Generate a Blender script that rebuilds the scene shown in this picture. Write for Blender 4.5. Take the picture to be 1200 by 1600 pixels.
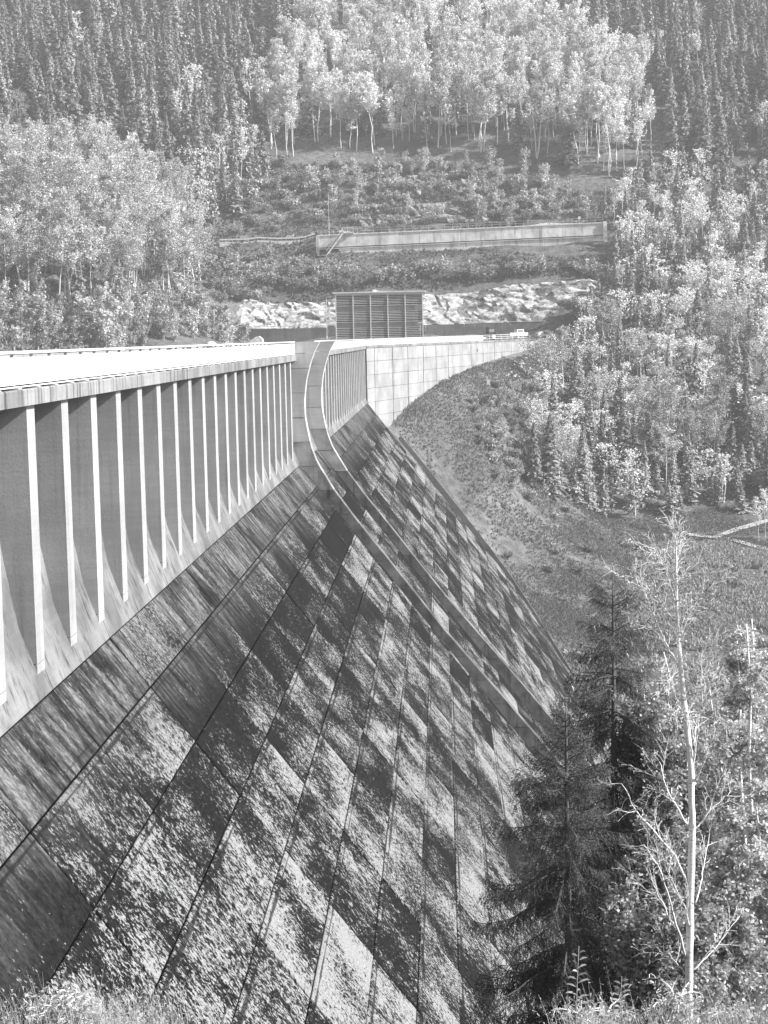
import bpy, math, random
import numpy as np
from mathutils import Matrix, Vector
random.seed(7)
rng = np.random.default_rng(11)
SC = bpy.context.scene
COL = SC.collection
for o in list(bpy.data.objects):
    bpy.data.objects.remove(o)

# ------------------------------------------------------------------ camera, sky, sun, exposure
def cam_axes(pitch, yaw, roll):
    cy, sy = math.cos(yaw), math.sin(yaw)
    F = np.array([-sy*math.cos(pitch), cy*math.cos(pitch), -math.sin(pitch)])
    R = np.array([cy, sy, 0.0]); U = np.cross(R, F)
    c, s = math.cos(roll), math.sin(roll)
    return c*R - s*U, s*R + c*U, F
CR, CU, CF = cam_axes(math.radians(5.85), math.radians(2.04), math.radians(1.2))
cam_d = bpy.data.cameras.new('camera'); cam = bpy.data.objects.new('camera', cam_d); COL.objects.link(cam)
cam.matrix_world = Matrix(((CR[0], CU[0], -CF[0], 0), (CR[1], CU[1], -CF[1], 0), (CR[2], CU[2], -CF[2], 0), (0, 0, 0, 1)))
cam_d.sensor_fit = 'VERTICAL'; cam_d.sensor_height = 24.0; cam_d.sensor_width = 18.0
cam_d.lens = 2659.0/1600.0*24.0
cam_d.clip_start = 0.3; cam_d.clip_end = 4000
SC.camera = cam

SUN_AZ, SUN_EL = math.radians(98), math.radians(36)      # azimuth clockwise from +Y, elevation
w = bpy.data.worlds.new('World'); SC.world = w; w.use_nodes = True
nt = w.node_tree; nt.nodes.clear()
sky = nt.nodes.new('ShaderNodeTexSky'); sky.sky_type = 'NISHITA'; sky.sun_disc = False
sky.sun_elevation = SUN_EL; sky.sun_rotation = SUN_AZ; sky.air_density = 1.0; sky.dust_density = 2.0
bwn = nt.nodes.new('ShaderNodeRGBToBW'); bg = nt.nodes.new('ShaderNodeBackground'); wo = nt.nodes.new('ShaderNodeOutputWorld')
bg.inputs['Strength'].default_value = 0.10
nt.links.new(sky.outputs[0], bwn.inputs[0]); nt.links.new(bwn.outputs[0], bg.inputs['Color']); nt.links.new(bg.outputs[0], wo.inputs[0])
sd = bpy.data.lights.new('sun', 'SUN'); sd.energy = 5.0; sd.angle = math.radians(0.6); sd.color = (1, 1, 1)
sun = bpy.data.objects.new('sun', sd); COL.objects.link(sun)
sdir = Vector((math.sin(SUN_AZ)*math.cos(SUN_EL), math.cos(SUN_AZ)*math.cos(SUN_EL), math.sin(SUN_EL)))
sun.rotation_euler = sdir.to_track_quat('Z', 'Y').to_euler()
SC.view_settings.view_transform = 'Standard'; SC.view_settings.look = 'None'
SC.view_settings.exposure = 1.1; SC.view_settings.gamma = 1.0; SC.view_settings.use_curve_mapping = False
SC.cycles.use_denoising = True
SC.cycles.max_bounces = 6; SC.cycles.diffuse_bounces = 3; SC.cycles.volume_bounces = 0; SC.cycles.transparent_max_bounces = 8
SC.cycles.transmission_bounces = 3
HAZE_DENSITY = 0.00025

# ------------------------------------------------------------------ helpers
class MB:
    """collects vertices and faces for one mesh"""
    def __init__(s): s.v = []; s.f = []; s.m = []; s.n = 0
    def add(s, verts, faces, mi=0):
        verts = np.asarray(verts, float).reshape(-1, 3)
        for f in faces: s.f.append(tuple(int(i)+s.n for i in f)); s.m.append(mi)
        s.v.append(verts); s.n += len(verts); return s
    def box(s, a, b, mi=0):
        x0, y0, z0 = a; x1, y1, z1 = b
        return s.add([(x0,y0,z0),(x1,y0,z0),(x1,y1,z0),(x0,y1,z0),(x0,y0,z1),(x1,y0,z1),(x1,y1,z1),(x0,y1,z1)],
                     [(0,3,2,1),(4,5,6,7),(0,1,5,4),(1,2,6,5),(2,3,7,6),(3,0,4,7)], mi)
    def frame_box(s, o, ex, ey, ez, a, b, mi=0):
        o, ex, ey, ez = (np.asarray(q, float) for q in (o, ex, ey, ez))
        c = np.array([(x, y, z) for z in (a[2], b[2]) for (x, y) in ((a[0],a[1]),(b[0],a[1]),(b[0],b[1]),(a[0],b[1]))])
        return s.add(o + c[:,:1]*ex + c[:,1:2]*ey + c[:,2:]*ez, [(0,3,2,1),(4,5,6,7),(0,1,5,4),(1,2,6,5),(2,3,7,6),(3,0,4,7)], mi)
    def prism(s, poly, y0, y1, mi=0):
        """polygon of (x, z), counter-clockwise, extruded along y"""
        n = len(poly)
        v = [(p[0], y0, p[1]) for p in poly] + [(p[0], y1, p[1]) for p in poly]
        f = [tuple(range(n)), tuple(range(2*n-1, n-1, -1))] + [(i, i+n, (i+1) % n+n, (i+1) % n) for i in range(n)]
        return s.add(v, f, mi)
    def tube(s, pts, rad, k=6, mi=0, cap=True):
        pts = np.asarray(pts, float); n = len(pts); rad = np.broadcast_to(np.asarray(rad, float), (n,))
        t = np.gradient(pts, axis=0); t /= np.linalg.norm(t, axis=1)[:, None]+1e-9
        up = np.array([0.31, 0.83, 0.2]); a = np.cross(t, up); a /= np.linalg.norm(a, axis=1)[:, None]+1e-9; b = np.cross(t, a)
        th = np.arange(k)*2*np.pi/k
        v = pts[:, None]+rad[:, None, None]*(np.cos(th)[None, :, None]*a[:, None]+np.sin(th)[None, :, None]*b[:, None])
        f = [(i*k+j, i*k+(j+1) % k, (i+1)*k+(j+1) % k, (i+1)*k+j) for i in range(n-1) for j in range(k)]
        if cap: f += [tuple(range(k-1, -1, -1)), tuple((n-1)*k+j for j in range(k))]
        return s.add(v.reshape(-1, 3), f, mi)
    def mesh(s, name, mats):
        me = bpy.data.meshes.new(name)
        me.from_pydata(np.concatenate(s.v).tolist(), [], s.f)
        for m in mats: me.materials.append(m)
        if len(mats) > 1: me.polygons.foreach_set('material_index', s.m)
        me.update(); return me
    def obj(s, name, mats, parent=None, smooth=False):
        if not isinstance(mats, (list, tuple)): mats = [mats]
        me = s.mesh(name, mats)
        if smooth: me.polygons.foreach_set('use_smooth', [True]*len(me.polygons))
        return link(name, me, parent)

def link(name, me, parent=None):
    o = bpy.data.objects.new(name, me); COL.objects.link(o)
    if parent is not None: o.parent = parent
    return o
def big_mesh(name, verts, faces, mats, mi=None, smooth=False):
    """fast mesh from arrays: faces is an (n, 3) or (n, 4) array"""
    verts = np.ascontiguousarray(verts, np.float32); faces = np.ascontiguousarray(faces, np.int32)
    me = bpy.data.meshes.new(name); n, k = faces.shape
    me.vertices.add(len(verts)); me.vertices.foreach_set('co', verts.ravel())
    me.loops.add(n*k); me.loops.foreach_set('vertex_index', faces.ravel())
    me.polygons.add(n); me.polygons.foreach_set('loop_start', np.arange(n, dtype=np.int32)*k)
    me.polygons.foreach_set('loop_total', np.full(n, k, np.int32))
    for m in mats: me.materials.append(m)
    if mi is not None: me.polygons.foreach_set('material_index', np.ascontiguousarray(mi, np.int32))
    if smooth: me.polygons.foreach_set('use_smooth', np.ones(n, bool))
    me.update(calc_edges=True); me.validate(); return me
def empty(name, loc=(0, 0, 0), rz=0):
    o = bpy.data.objects.new(name, None); COL.objects.link(o); o.location = loc; o.rotation_euler = (0, 0, rz); o.empty_display_size = 0.5
    return o
def tag(o, label=None, cat=None, group=None, kind=None):
    if label: o['label'] = label
    if cat: o['category'] = cat
    if group: o['group'] = group
    if kind: o['kind'] = kind
    return o

# ------------------------------------------------------------------ materials
def new_mat(name, rough=0.9, spec=0.25):
    m = bpy.data.materials.new(name); m.use_nodes = True; n = m.node_tree.nodes; b = n['Principled BSDF']
    b.inputs['Roughness'].default_value = rough; b.inputs['Specular IOR Level'].default_value = spec
    return m, m.node_tree, b
def N(nt, typ, **kw):
    n = nt.nodes.new(typ)
    for k, v in kw.items():
        if k.startswith('_'): n.inputs[k[1:]].default_value = v
        else: setattr(n, k, v)
    return n
def math_n(nt, op, a, b=None, clamp=False):
    n = nt.nodes.new('ShaderNodeMath'); n.operation = op; n.use_clamp = clamp
    for i, q in enumerate((a, b)):
        if q is None: continue
        if hasattr(q, 'links') or isinstance(q, bpy.types.NodeSocket): nt.links.new(q, n.inputs[i])
        else: n.inputs[i].default_value = q
    return n.outputs[0]
def maprange(nt, x, a, b, c, d, smooth=True):
    n = nt.nodes.new('ShaderNodeMapRange'); n.interpolation_type = 'SMOOTHSTEP' if smooth else 'LINEAR'
    nt.links.new(x, n.inputs['Value'])
    for k, v in zip(('From Min', 'From Max', 'To Min', 'To Max'), (a, b, c, d)):
        if isinstance(v, bpy.types.NodeSocket): nt.links.new(v, n.inputs[k])
        else: n.inputs[k].default_value = v
    return n.outputs[0]
def noise(nt, vec, scale, detail=4, rough=0.55, dim='3D'):
    n = nt.nodes.new('ShaderNodeTexNoise'); n.inputs['Scale'].default_value = scale; n.inputs['Detail'].default_value = detail
    n.inputs['Roughness'].default_value = rough; nt.links.new(vec, n.inputs['Vector']); return n.outputs['Fac']
def scaled(nt, vec, s):
    n = nt.nodes.new('ShaderNodeMapping'); n.inputs['Scale'].default_value = s; nt.links.new(vec, n.inputs['Vector']); return n.outputs[0]
def gray(nt, x, c0, c1):
    n = nt.nodes.new('ShaderNodeMix'); n.data_type = 'FLOAT'; nt.links.new(x, n.inputs[0]); n.inputs[2].default_value = c0; n.inputs[3].default_value = c1
    return n.outputs[0]
def mixf(nt, f, a, b):
    n = nt.nodes.new('ShaderNodeMix'); n.data_type = 'FLOAT'
    for i, q in ((0, f), (2, a), (3, b)):
        if isinstance(q, bpy.types.NodeSocket): nt.links.new(q, n.inputs[i])
        else: n.inputs[i].default_value = q
    return n.outputs[0]
def bump(nt, b, h, strength=0.4, dist=0.05):
    n = nt.nodes.new('ShaderNodeBump'); n.inputs['Strength'].default_value = strength; n.inputs['Distance'].default_value = dist
    nt.links.new(h, n.inputs['Height']); nt.links.new(n.outputs[0], b.inputs['Normal'])
def pos(nt): return nt.nodes.new('ShaderNodeNewGeometry').outputs['Position']
def objrand(nt): return nt.nodes.new('ShaderNodeObjectInfo').outputs['Random']

def plain(name, c, rough=0.8, var=0.12, scale=2.0, spec=0.25, metal=0.0):
    m, nt, b = new_mat(name, rough, spec); b.inputs['Metallic'].default_value = metal
    f = noise(nt, pos(nt), scale, 5, 0.6)
    nt.links.new(gray(nt, maprange(nt, f, .3, .7, 0, 1), c*(1-var), c*(1+var)), b.inputs['Base Color'])
    return m
def concrete(name, c, streak=0.35, var=0.18, per_obj=0.08, streak_scale=3.0, bumpy=0.25, patch_scale=0.35, st0=.5, st1=.72):
    m, nt, b = new_mat(name, 0.9, 0.2); p = pos(nt)
    patch = maprange(nt, noise(nt, p, patch_scale, 6, 0.6), .32, .68, 1-var, 1+var)
    fine = maprange(nt, noise(nt, p, 14, 4, 0.65), .3, .7, .93, 1.07)
    st = noise(nt, scaled(nt, p, (streak_scale, streak_scale, .12)), 1.0, 5, 0.62)
    st = maprange(nt, st, st0, st1, 1.0, 1-streak)
    board = noise(nt, scaled(nt, p, (.25, .25, 6)), 1.0, 2, 0.5)
    board = maprange(nt, board, .3, .7, .965, 1.035)
    v = math_n(nt, 'MULTIPLY', math_n(nt, 'MULTIPLY', patch, fine), math_n(nt, 'MULTIPLY', st, board))
    v = math_n(nt, 'MULTIPLY', v, maprange(nt, objrand(nt), 0, 1, 1-per_obj, 1+per_obj, False))
    nt.links.new(math_n(nt, 'MULTIPLY', v, c), b.inputs['Base Color'])
    bump(nt, b, noise(nt, p, 9, 5, .7), bumpy, .03)
    return m

G = 1.25
SL = 1.29                                    # drop of the downstream face per metre outwards
FX, FZ = -11.56*G, -9.64*G                   # line where the face starts
FL = math.hypot(1, SL)
def face_mat():
    m, nt, b = new_mat('lichen_concrete', 0.95, 0.0); p = pos(nt)
    sep = nt.nodes.new('ShaderNodeSeparateXYZ'); nt.links.new(p, sep.inputs[0])
    vv = math_n(nt, 'MULTIPLY', math_n(nt, 'SUBTRACT', sep.outputs['X'], FX), FL)          # metres down the face
    uu = sep.outputs['Y']
    cmb = nt.nodes.new('ShaderNodeCombineXYZ'); nt.links.new(uu, cmb.inputs[0]); nt.links.new(vv, cmb.inputs[1])
    rnd = math_n(nt, 'FRACT', math_n(nt, 'ADD', objrand(nt), nt.nodes.new('ShaderNodeNewGeometry').outputs['Random Per Island'])); off = math_n(nt, 'MULTIPLY', rnd, 57.0); nt.links.new(off, cmb.inputs[2])
    q = cmb.outputs[0]
    spots = noise(nt, scaled(nt, q, (6.0, 4.2, 1)), 1.0, 6, 0.68)
    drips = noise(nt, scaled(nt, q, (2.3, .62, 1)), 1.0, 5, 0.62)
    patch = noise(nt, scaled(nt, q, (.20, .26, 1)), 1.0, 6, 0.62)
    wide = noise(nt, p, .035, 3, 0.5)
    fine = noise(nt, scaled(nt, q, (15, 10, 1)), 1.0, 3, 0.65)
    k = math_n(nt, 'ADD', math_n(nt, 'MULTIPLY', spots, 2.0), math_n(nt, 'MULTIPLY', drips, .6))
    k = math_n(nt, 'ADD', k, math_n(nt, 'MULTIPLY', patch, 1.5))
    k = math_n(nt, 'ADD', k, math_n(nt, 'MULTIPLY', wide, .35))
    k = math_n(nt, 'ADD', k, math_n(nt, 'MULTIPLY', fine, 1.1))
    k = math_n(nt, 'ADD', k, maprange(nt, rnd, 0, 1, -.21, .16, False))
    top = maprange(nt, vv, 1.0, 6.5, 1, 0)
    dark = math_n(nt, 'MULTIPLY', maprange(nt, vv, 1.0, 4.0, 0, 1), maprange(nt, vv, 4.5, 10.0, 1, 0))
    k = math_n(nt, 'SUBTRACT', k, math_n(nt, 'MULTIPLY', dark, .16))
    oc = nt.nodes.new('ShaderNodeObjectInfo'); sc_ = nt.nodes.new('ShaderNodeSeparateColor'); nt.links.new(oc.outputs['Color'], sc_.inputs[0])
    k = math_n(nt, 'SUBTRACT', k, sc_.outputs[0])                      # how far moss has taken this block
    light = maprange(nt, k, 2.72, 2.85, 0, 1)
    val = mixf(nt, light, mixf(nt, maprange(nt, noise(nt, p, 6, 3), .3, .7, 0, 1), .005, .017), mixf(nt, maprange(nt, fine, .38, .66, 0, 1), .16, .26))
    # grey film with drips at the very top
    film = mixf(nt, maprange(nt, noise(nt, scaled(nt, q, (1.5, .30, 0)), 1.0, 6, .65), .36, .66, 0, 1), .018, .15)
    film = math_n(nt, 'MULTIPLY', film, maprange(nt, spots, .36, .62, .6, 1.25))
    topm = math_n(nt, 'MULTIPLY', top, maprange(nt, math_n(nt, 'ADD', math_n(nt, 'MULTIPLY', drips, .6), math_n(nt, 'MULTIPLY', patch, .6)), .48, .66, .15, 1))
    val = mixf(nt, topm, val, film)
    # dark formwork line a little above each lift joint and dirt next to the joints
    fr = math_n(nt, 'FRACT', math_n(nt, 'DIVIDE', math_n(nt, 'SUBTRACT', vv, .31*G), 3.0))
    ln = maprange(nt, math_n(nt, 'ABSOLUTE', math_n(nt, 'SUBTRACT', fr, .78)), .008, .022, 1, 0)
    dn = maprange(nt, math_n(nt, 'ABSOLUTE', math_n(nt, 'SUBTRACT', fr, .5)), .40, .5, 0, 1)
    wob = maprange(nt, noise(nt, scaled(nt, q, (.5, .6, 1)), 1.0, 4), .42, .6, 0, 1)
    wob2 = maprange(nt, noise(nt, scaled(nt, q, (.16, 0, 1)), 1.0, 3), .44, .60, 0, 1)
    rag = math_n(nt, 'MULTIPLY', math_n(nt, 'ADD', math_n(nt, 'MULTIPLY', wob2, .02), .008), maprange(nt, spots, .35, .65, .5, 1.5))
    dn = maprange(nt, math_n(nt, 'SUBTRACT', math_n(nt, 'ABSOLUTE', math_n(nt, 'SUBTRACT', fr, .5)), math_n(nt, 'SUBTRACT', .5, rag)), -.01, .01, 0, 1)
    wob = mixf(nt, .5, wob, 1.0)
    dirt = math_n(nt, 'MAXIMUM', math_n(nt, 'MULTIPLY', ln, math_n(nt, 'MULTIPLY', wob2, .6)), math_n(nt, 'MULTIPLY', dn, .85))
    val = mixf(nt, dirt, val, .012)
    nt.links.new(val, b.inputs['Base Color'])
    bump(nt, b, math_n(nt, 'ADD', spots, math_n(nt, 'MULTIPLY', drips, .5)), .35, .05)
    return m
M = {}
M['face'] = face_mat()
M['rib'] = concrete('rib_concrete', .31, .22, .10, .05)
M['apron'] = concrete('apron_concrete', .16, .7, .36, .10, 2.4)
M['fascia'] = concrete('fascia_concrete', .21, .70, .25, .12, 2.6, .3, .35, .47, .68)
M['foot_shade'] = plain('painted_shade_black', .012, .95)  # near-black colour that paints the shade line at the chute wall foot
M['pier'] = concrete('pier_concrete', .42, .25, .12, .08, 1.3, .2, .4)
M['mid'] = concrete('mossy_pier_concrete', .28, .5, .3, .2, 1.3, .3, .5)
M['core'] = concrete('core_concrete', .12, .3)
M['chute'] = concrete('chute_concrete', .11, .7, .5, .25, 1.3, .3, .5)
M['wing'] = concrete('wing_concrete', .265, .35, .16, .07, .9, .2, .25)
M['joint'] = plain('joint_dirt', .09, .95)  # dark dirt tone of the joints and the core behind the panels
M['white'] = plain('white_paint', .66, .55, .03, 1.5)
M['steel'] = plain('galvanised_steel', .45, .5, .1, 3, .5, .3)
M['dark_steel'] = plain('dark_steel', .06, .5, .2, 3, .5)
M['asphalt'] = plain('asphalt', .10, .9, .2, .8)
M['wall'] = concrete('retaining_wall_concrete', .16, .35, .25, .12, 1.0, .3, .2)
M['glass'] = plain('window_glass', .05, .12, .1, 1, .6)
M['shade'] = plain('grey_blind', .20, .7, .1, 1)
M['slat'] = plain('metal_slat', .6, .5, .06, 1, .4)
M['tyre'] = plain('tyre_rubber', .03, .9, .1)
M['darkpaint'] = plain('dark_vehicle_paint', .04, .4, .1, 1, .5)
M['old'] = concrete('old_concrete', .58, .5, .22, .15, 1.1, .4, .3)
M['stone'] = plain('pale_stone', .65, .9, .2, 1)
M['water'] = plain('reservoir_water', .04, .08, .1, .1, .5)

def rock_mat(name, c0, c1):
    m, nt, b = new_mat(name, .9, .2); p = pos(nt)
    a = noise(nt, scaled(nt, p, (1, 1, 1.6)), .35, 8, .68); c = noise(nt, p, 1.6, 5, .6)
    v = mixf(nt, maprange(nt, a, .36, .62, 0, 1), c0, c1)
    v = math_n(nt, 'MULTIPLY', v, maprange(nt, c, .3, .7, .8, 1.15))
    nt.links.new(v, b.inputs['Base Color']); bump(nt, b, a, .8, .6); return m
def ground_mat():
    m, nt, b = new_mat('rough_ground', .95, .1); p = pos(nt)
    a = noise(nt, p, .05, 5, .6); c = noise(nt, p, .6, 6, .7); d = noise(nt, p, 3.5, 4, .6)
    v = math_n(nt, 'MULTIPLY', mixf(nt, maprange(nt, a, .35, .65, 0, 1), .085, .135), maprange(nt, c, .3, .7, .6, 1.4))
    v = math_n(nt, 'MULTIPLY', v, maprange(nt, d, .3, .7, .75, 1.25))
    nt.links.new(v, b.inputs['Base Color']); bump(nt, b, c, .9, .6); return m
def leaf_mat(name, c, per_obj=.25, per_leaf=.35, trans=.35):
    m, nt, b = new_mat(name, .7, .15)
    isl = nt.nodes.new('ShaderNodeNewGeometry').outputs['Random Per Island']
    v = math_n(nt, 'MULTIPLY', maprange(nt, objrand(nt), 0, 1, 1-per_obj, 1+per_obj, False), maprange(nt, isl, 0, 1, 1-per_leaf, 1+per_leaf, False))
    v = math_n(nt, 'MULTIPLY', v, c)
    nt.links.new(v, b.inputs['Base Color'])
    t = nt.nodes.new('ShaderNodeBsdfTranslucent'); nt.links.new(v, t.inputs['Color'])
    mx = nt.nodes.new('ShaderNodeMixShader'); mx.inputs[0].default_value = trans
    nt.links.new(b.outputs[0], mx.inputs[1]); nt.links.new(t.outputs[0], mx.inputs[2]); nt.links.new(mx.outputs[0], nt.nodes['Material Output'].inputs[0])
    return m
def bark_mat(name, light, dark, scale=(1, 1, 6)):
    m, nt, b = new_mat(name, .85, .15); p = pos(nt)
    f = noise(nt, scaled(nt, p, scale), 2.2, 5, .65)
    nt.links.new(mixf(nt, maprange(nt, f, .30, .45, 0, 1), dark, light), b.inputs['Base Color']); bump(nt, b, f, .4, .02); return m
M['rock'] = rock_mat('cut_rock', .13, .50); M['dark_rock'] = rock_mat('weathered_rock', .09, .28); M['ground'] = ground_mat()
M['birch_leaf'] = leaf_mat('birch_leaves', .45, .30, .45, .25)
M['bright_leaf'] = leaf_mat('bright_birch_leaves', .62, .22, .4, .28)
M['near_leaf'] = leaf_mat('near_leaves', .30, .1, .6)
M['bush_leaf'] = leaf_mat('shrub_leaves', .30, .4, .4)
M['needle'] = leaf_mat('spruce_needles', .30, .40, .35, .15)
M['near_needle'] = leaf_mat('near_spruce_needles', .115, .1, .55, .15)
M['field_leaf'] = leaf_mat('field_leaves', .30, .1, .5)
M['grass'] = leaf_mat('dry_grass', .125, .1, .28)
M['birch_bark'] = bark_mat('birch_bark', .62, .12)
M['near_bark'] = bark_mat('near_birch_bark', .70, .10, (2, 2, 16))
M['spruce_bark'] = bark_mat('spruce_bark', .20, .10)
M['near_spruce_bark'] = bark_mat('near_spruce_bark', .10, .05)
M['cone'] = plain('spruce_cone', .45, .8, .2, 30)

# ------------------------------------------------------------------ ground
CP = np.array([
 # near bank
 (-14,-5,-2.0),(10,-5,-1.7),(0,0,-1.8),(-6,6,-3.6),(6,6,-3.6),(-14,16,-7.4),(-4,16,-7.1),(0,15,-6.7),(12,15,-6.7),(30,15,-8),(0,20,-9.4),(10,20,-9.4),(-16,26,-12),(0,30,-14.2),(10,30,-15),(30,30,-17),(80,20,-12),
 (-30,10,-5),(-30,30,-8),(0,60,-29),(14,60,-31),(40,60,-33),(100,60,-30),(4,90,-42),(20,90,-46),(60,90,-50),(120,90,-48),
 (20,125,-62),(60,125,-64),(120,125,-62),(30,160,-72),(60,160,-73),(130,160,-72),(25,200,-70),(60,200,-71),(130,200,-70),
 (26,250,-63.5),(60,250,-63),(130,250,-63),
 # far foot of the dam face
 (20,293,-56.5),(17.5,304,-53),(15,318,-50),(12,328,-46.5),(8.6,333,-42),(3,335,-35),(-4.5,336,-25.6),(-9.4,335,-18.6),(19,330,-50),(22,318,-52),
 (60,300,-56),(130,300,-57),(40,340,-49),(70,340,-50),(130,342,-51),
 # along the wing wall
 (-4.6,351.5,-13.2),(2.1,374,-9.4),(9.8,399.5,-6.9),(18.3,427.5,-5.0),(28.3,459.5,-3.2),
 (6,345,-27),(12,350,-33),(22,360,-40),(10,372,-18),(18,375,-27),(18,398,-15),(26,400,-26),(28,428,-12),(36,430,-17),(40,455,-7),
 # bench with the track, then the wooded slope
 (34,389,-41.5),(62,375,-46),(100,378,-46.5),(150,382,-46.5),(60,398,-40),(100,402,-40),(150,405,-40),
 (60,430,-21),(100,430,-22),(150,430,-23),(60,460,-4),(100,462,-6),(160,465,-8),(60,530,28),(100,530,29),(160,530,28),(45,490,9),(70,495,12),(60,580,54),(110,585,58),(170,590,60),
 # abutment platform, rock cut and bushy slope
 (-8,420,-2.0),(0,440,-2.0),(20,462,-2.0),(20,484,-2.0),(-20,440,-2.2),(-20,484,-2.0),(-60,470,-2.2),(-60,486,-2.0),(0,484,-2.0),
 (-60,492,3.0),(-20,492,3.0),(20,492,3.0),(40,480,0),(-60,506,12),(-20,505,13),(20,505,13.5),(36,500,12),
 (-62,528,24),(-38,528,23.6),(-20,528,23.8),(20,529,24.6),(50,530.5,25.2),(-62,537,31),(-38,536,31.2),(-20,536.3,31.6),(20,537.5,32.6),(50,539,33.4),(-62,547,31.2),(-20,547,31.8),(20,548,33),(50,549,33.8),
 (-60,592,60),(-20,592,60),(20,592,61),(48,592,61),
 (-60,700,122),(0,700,120),(60,700,120),(150,700,122),(-150,700,126),(-60,800,172),(60,800,170),(170,800,172),(-170,800,176),(0,960,232),(200,960,232),(-220,960,236),
 # left bank of the reservoir
 (-80,420,-3),(-110,396,-3),(-140,380,-4),(-80,445,8),(-105,440,13),(-140,430,16),(-75,480,22),(-110,480,34),(-150,480,40),(-74,528,25),(-74,538,31),(-74,548,31.5),(-92,545,46),(-120,540,62),(-170,540,68),(-80,600,74),(-130,610,88),
 (-220,380,0),(-240,500,60),(-260,700,140),
 # reservoir bed and far right
 (-26,100,-30),(-26,200,-40),(-26,300,-36),(-26,360,-22),(-30,400,-9),(-60,300,-34),(-60,400,-12),(-110,330,-22),(-160,200,-24),(-60,100,-30),(-60,30,-10),(-160,40,-6),
 (240,380,-44),(240,470,-4),(250,560,50),(260,700,122),(240,250,-62),(240,100,-48),(240,20,-12),
],float)
def _fit():
    p=CP[:,:2]; n=len(p)
    A=np.hypot(p[:,None,0]-p[None,:,0],p[:,None,1]-p[None,:,1])
    P=np.c_[np.ones(n),p]
    M=np.block([[A,P],[P.T,np.zeros((3,3))]])
    return np.linalg.solve(M,np.r_[CP[:,2],0,0,0])
_W=_fit()
def hgt0(x,y):
    x=np.asarray(x,float);y=np.asarray(y,float);sh=x.shape;x=x.ravel();y=y.ravel()
    out=np.empty(x.size)
    for i in range(0,x.size,20000):
        a=x[i:i+20000];b=y[i:i+20000]
        r=np.hypot(a[:,None]-CP[None,:,0],b[:,None]-CP[None,:,1])
        out[i:i+20000]=r@_W[:-3]+_W[-3]+_W[-2]*a+_W[-1]*b
    return out.reshape(sh)

def vnoise(x, y, s, seed=0):
    """smooth value noise"""
    x = np.asarray(x)/s; y = np.asarray(y)/s
    xi = np.floor(x).astype(np.int64); yi = np.floor(y).astype(np.int64); fx = x-xi; fy = y-yi
    fx = fx*fx*(3-2*fx); fy = fy*fy*(3-2*fy)
    def h(a, b):
        n = (a*374761393+b*668265263+seed*1442695041) & 0xffffffff
        n = ((n ^ (n >> 13))*1274126177) & 0xffffffff
        return ((n ^ (n >> 16)) & 0xffff)/65535.0
    return (h(xi, yi)*(1-fx)+h(xi+1, yi)*fx)*(1-fy)+(h(xi, yi+1)*(1-fx)+h(xi+1, yi+1)*fx)*fy
def rough(x, y):
    x = np.asarray(x, float); y = np.asarray(y, float)
    dw = np.abs((x+14.25)*.9567-(y-323.75)*.2911)
    amp = np.clip((y-340)/120, .25, 1)*np.where((y > 300) & (y < 475), np.clip(dw/14, .12, 1), 1)
    return amp*((vnoise(x, y, 11, 1)-.5)*1.6+(vnoise(x, y, 4.3, 2)-.5)*.8)
WL_S = np.linspace(-6, 176, 120)
WL_Z = np.interp(WL_S, [-6, 5.7, 12, 29, 40, 52, 79, 107, 142, 176], [-22, -19.3, -17.4, -13.1, -11.2, -9.3, -6.8, -5.0, -3.2, -2.2])
def wing_fix(x, y):
    x = np.asarray(x, float); y = np.asarray(y, float)
    s = (x+14.25)*.2911+(y-323.75)*.9567; o = (x+14.25)*.9567-(y-323.75)*.2911
    if not hasattr(wing_fix, 't'):
        wing_fix.t = WL_Z-hgt0(-14.25+.2911*WL_S+.9567*.4, 323.75+.9567*WL_S-.2911*.4)
    wgt = np.where(o > 0, np.exp(-(o/9)**2), np.exp(-(o/3)**2))*np.clip((s+4)/6, 0, 1)*np.clip((176-s)/20, 0, 1)
    return np.interp(s, WL_S, wing_fix.t)*wgt
def hgt(x, y): return hgt0(x, y)+rough(x, y)+wing_fix(x, y)
xs = np.unique(np.concatenate([np.arange(-420, -210, 12.0), np.arange(-210, 210, 3.0), np.arange(210, 421, 12.0)]))
ys = np.unique(np.concatenate([np.arange(-60, 0, 6.0), np.arange(0, 800, 3.0), np.arange(800, 961, 10.0)]))
gx, gy = np.meshgrid(xs, ys); gz = hgt(gx, gy)
nx, ny = len(xs), len(ys); idx = np.arange(nx*ny).reshape(ny, nx)
link('ground', big_mesh('ground', np.stack([gx, gy, gz], -1).reshape(-1, 3),
     np.stack([idx[:-1, :-1], idx[:-1, 1:], idx[1:, 1:], idx[1:, :-1]], -1).reshape(-1, 4), [M['ground']], smooth=True))['kind'] = 'structure'
wm = MB(); wm.add([(-420, -60, -9), (-16, -60, -9), (-16, 330, -9), (-26, 430, -9), (-420, 430, -9)], [(0, 1, 2, 3, 4)])
tag(wm.obj('reservoir_water', M['water']), kind='structure')
hz = MB(); hz.box((-460, -100, -77), (460, 1000, 290))
hm = bpy.data.materials.new('haze'); hm.use_nodes = True; hn = hm.node_tree; hn.nodes.clear()
pv = hn.nodes.new('ShaderNodeVolumePrincipled'); pv.inputs['Color'].default_value = (.95, .95, .95, 1); pv.inputs['Density'].default_value = HAZE_DENSITY
pv.inputs['Anisotropy'].default_value = 0.0
ho = hn.nodes.new('ShaderNodeOutputMaterial'); hn.links.new(pv.outputs[0], ho.inputs['Volume'])
tag(hz.obj('haze', hm), kind='stuff')

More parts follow.
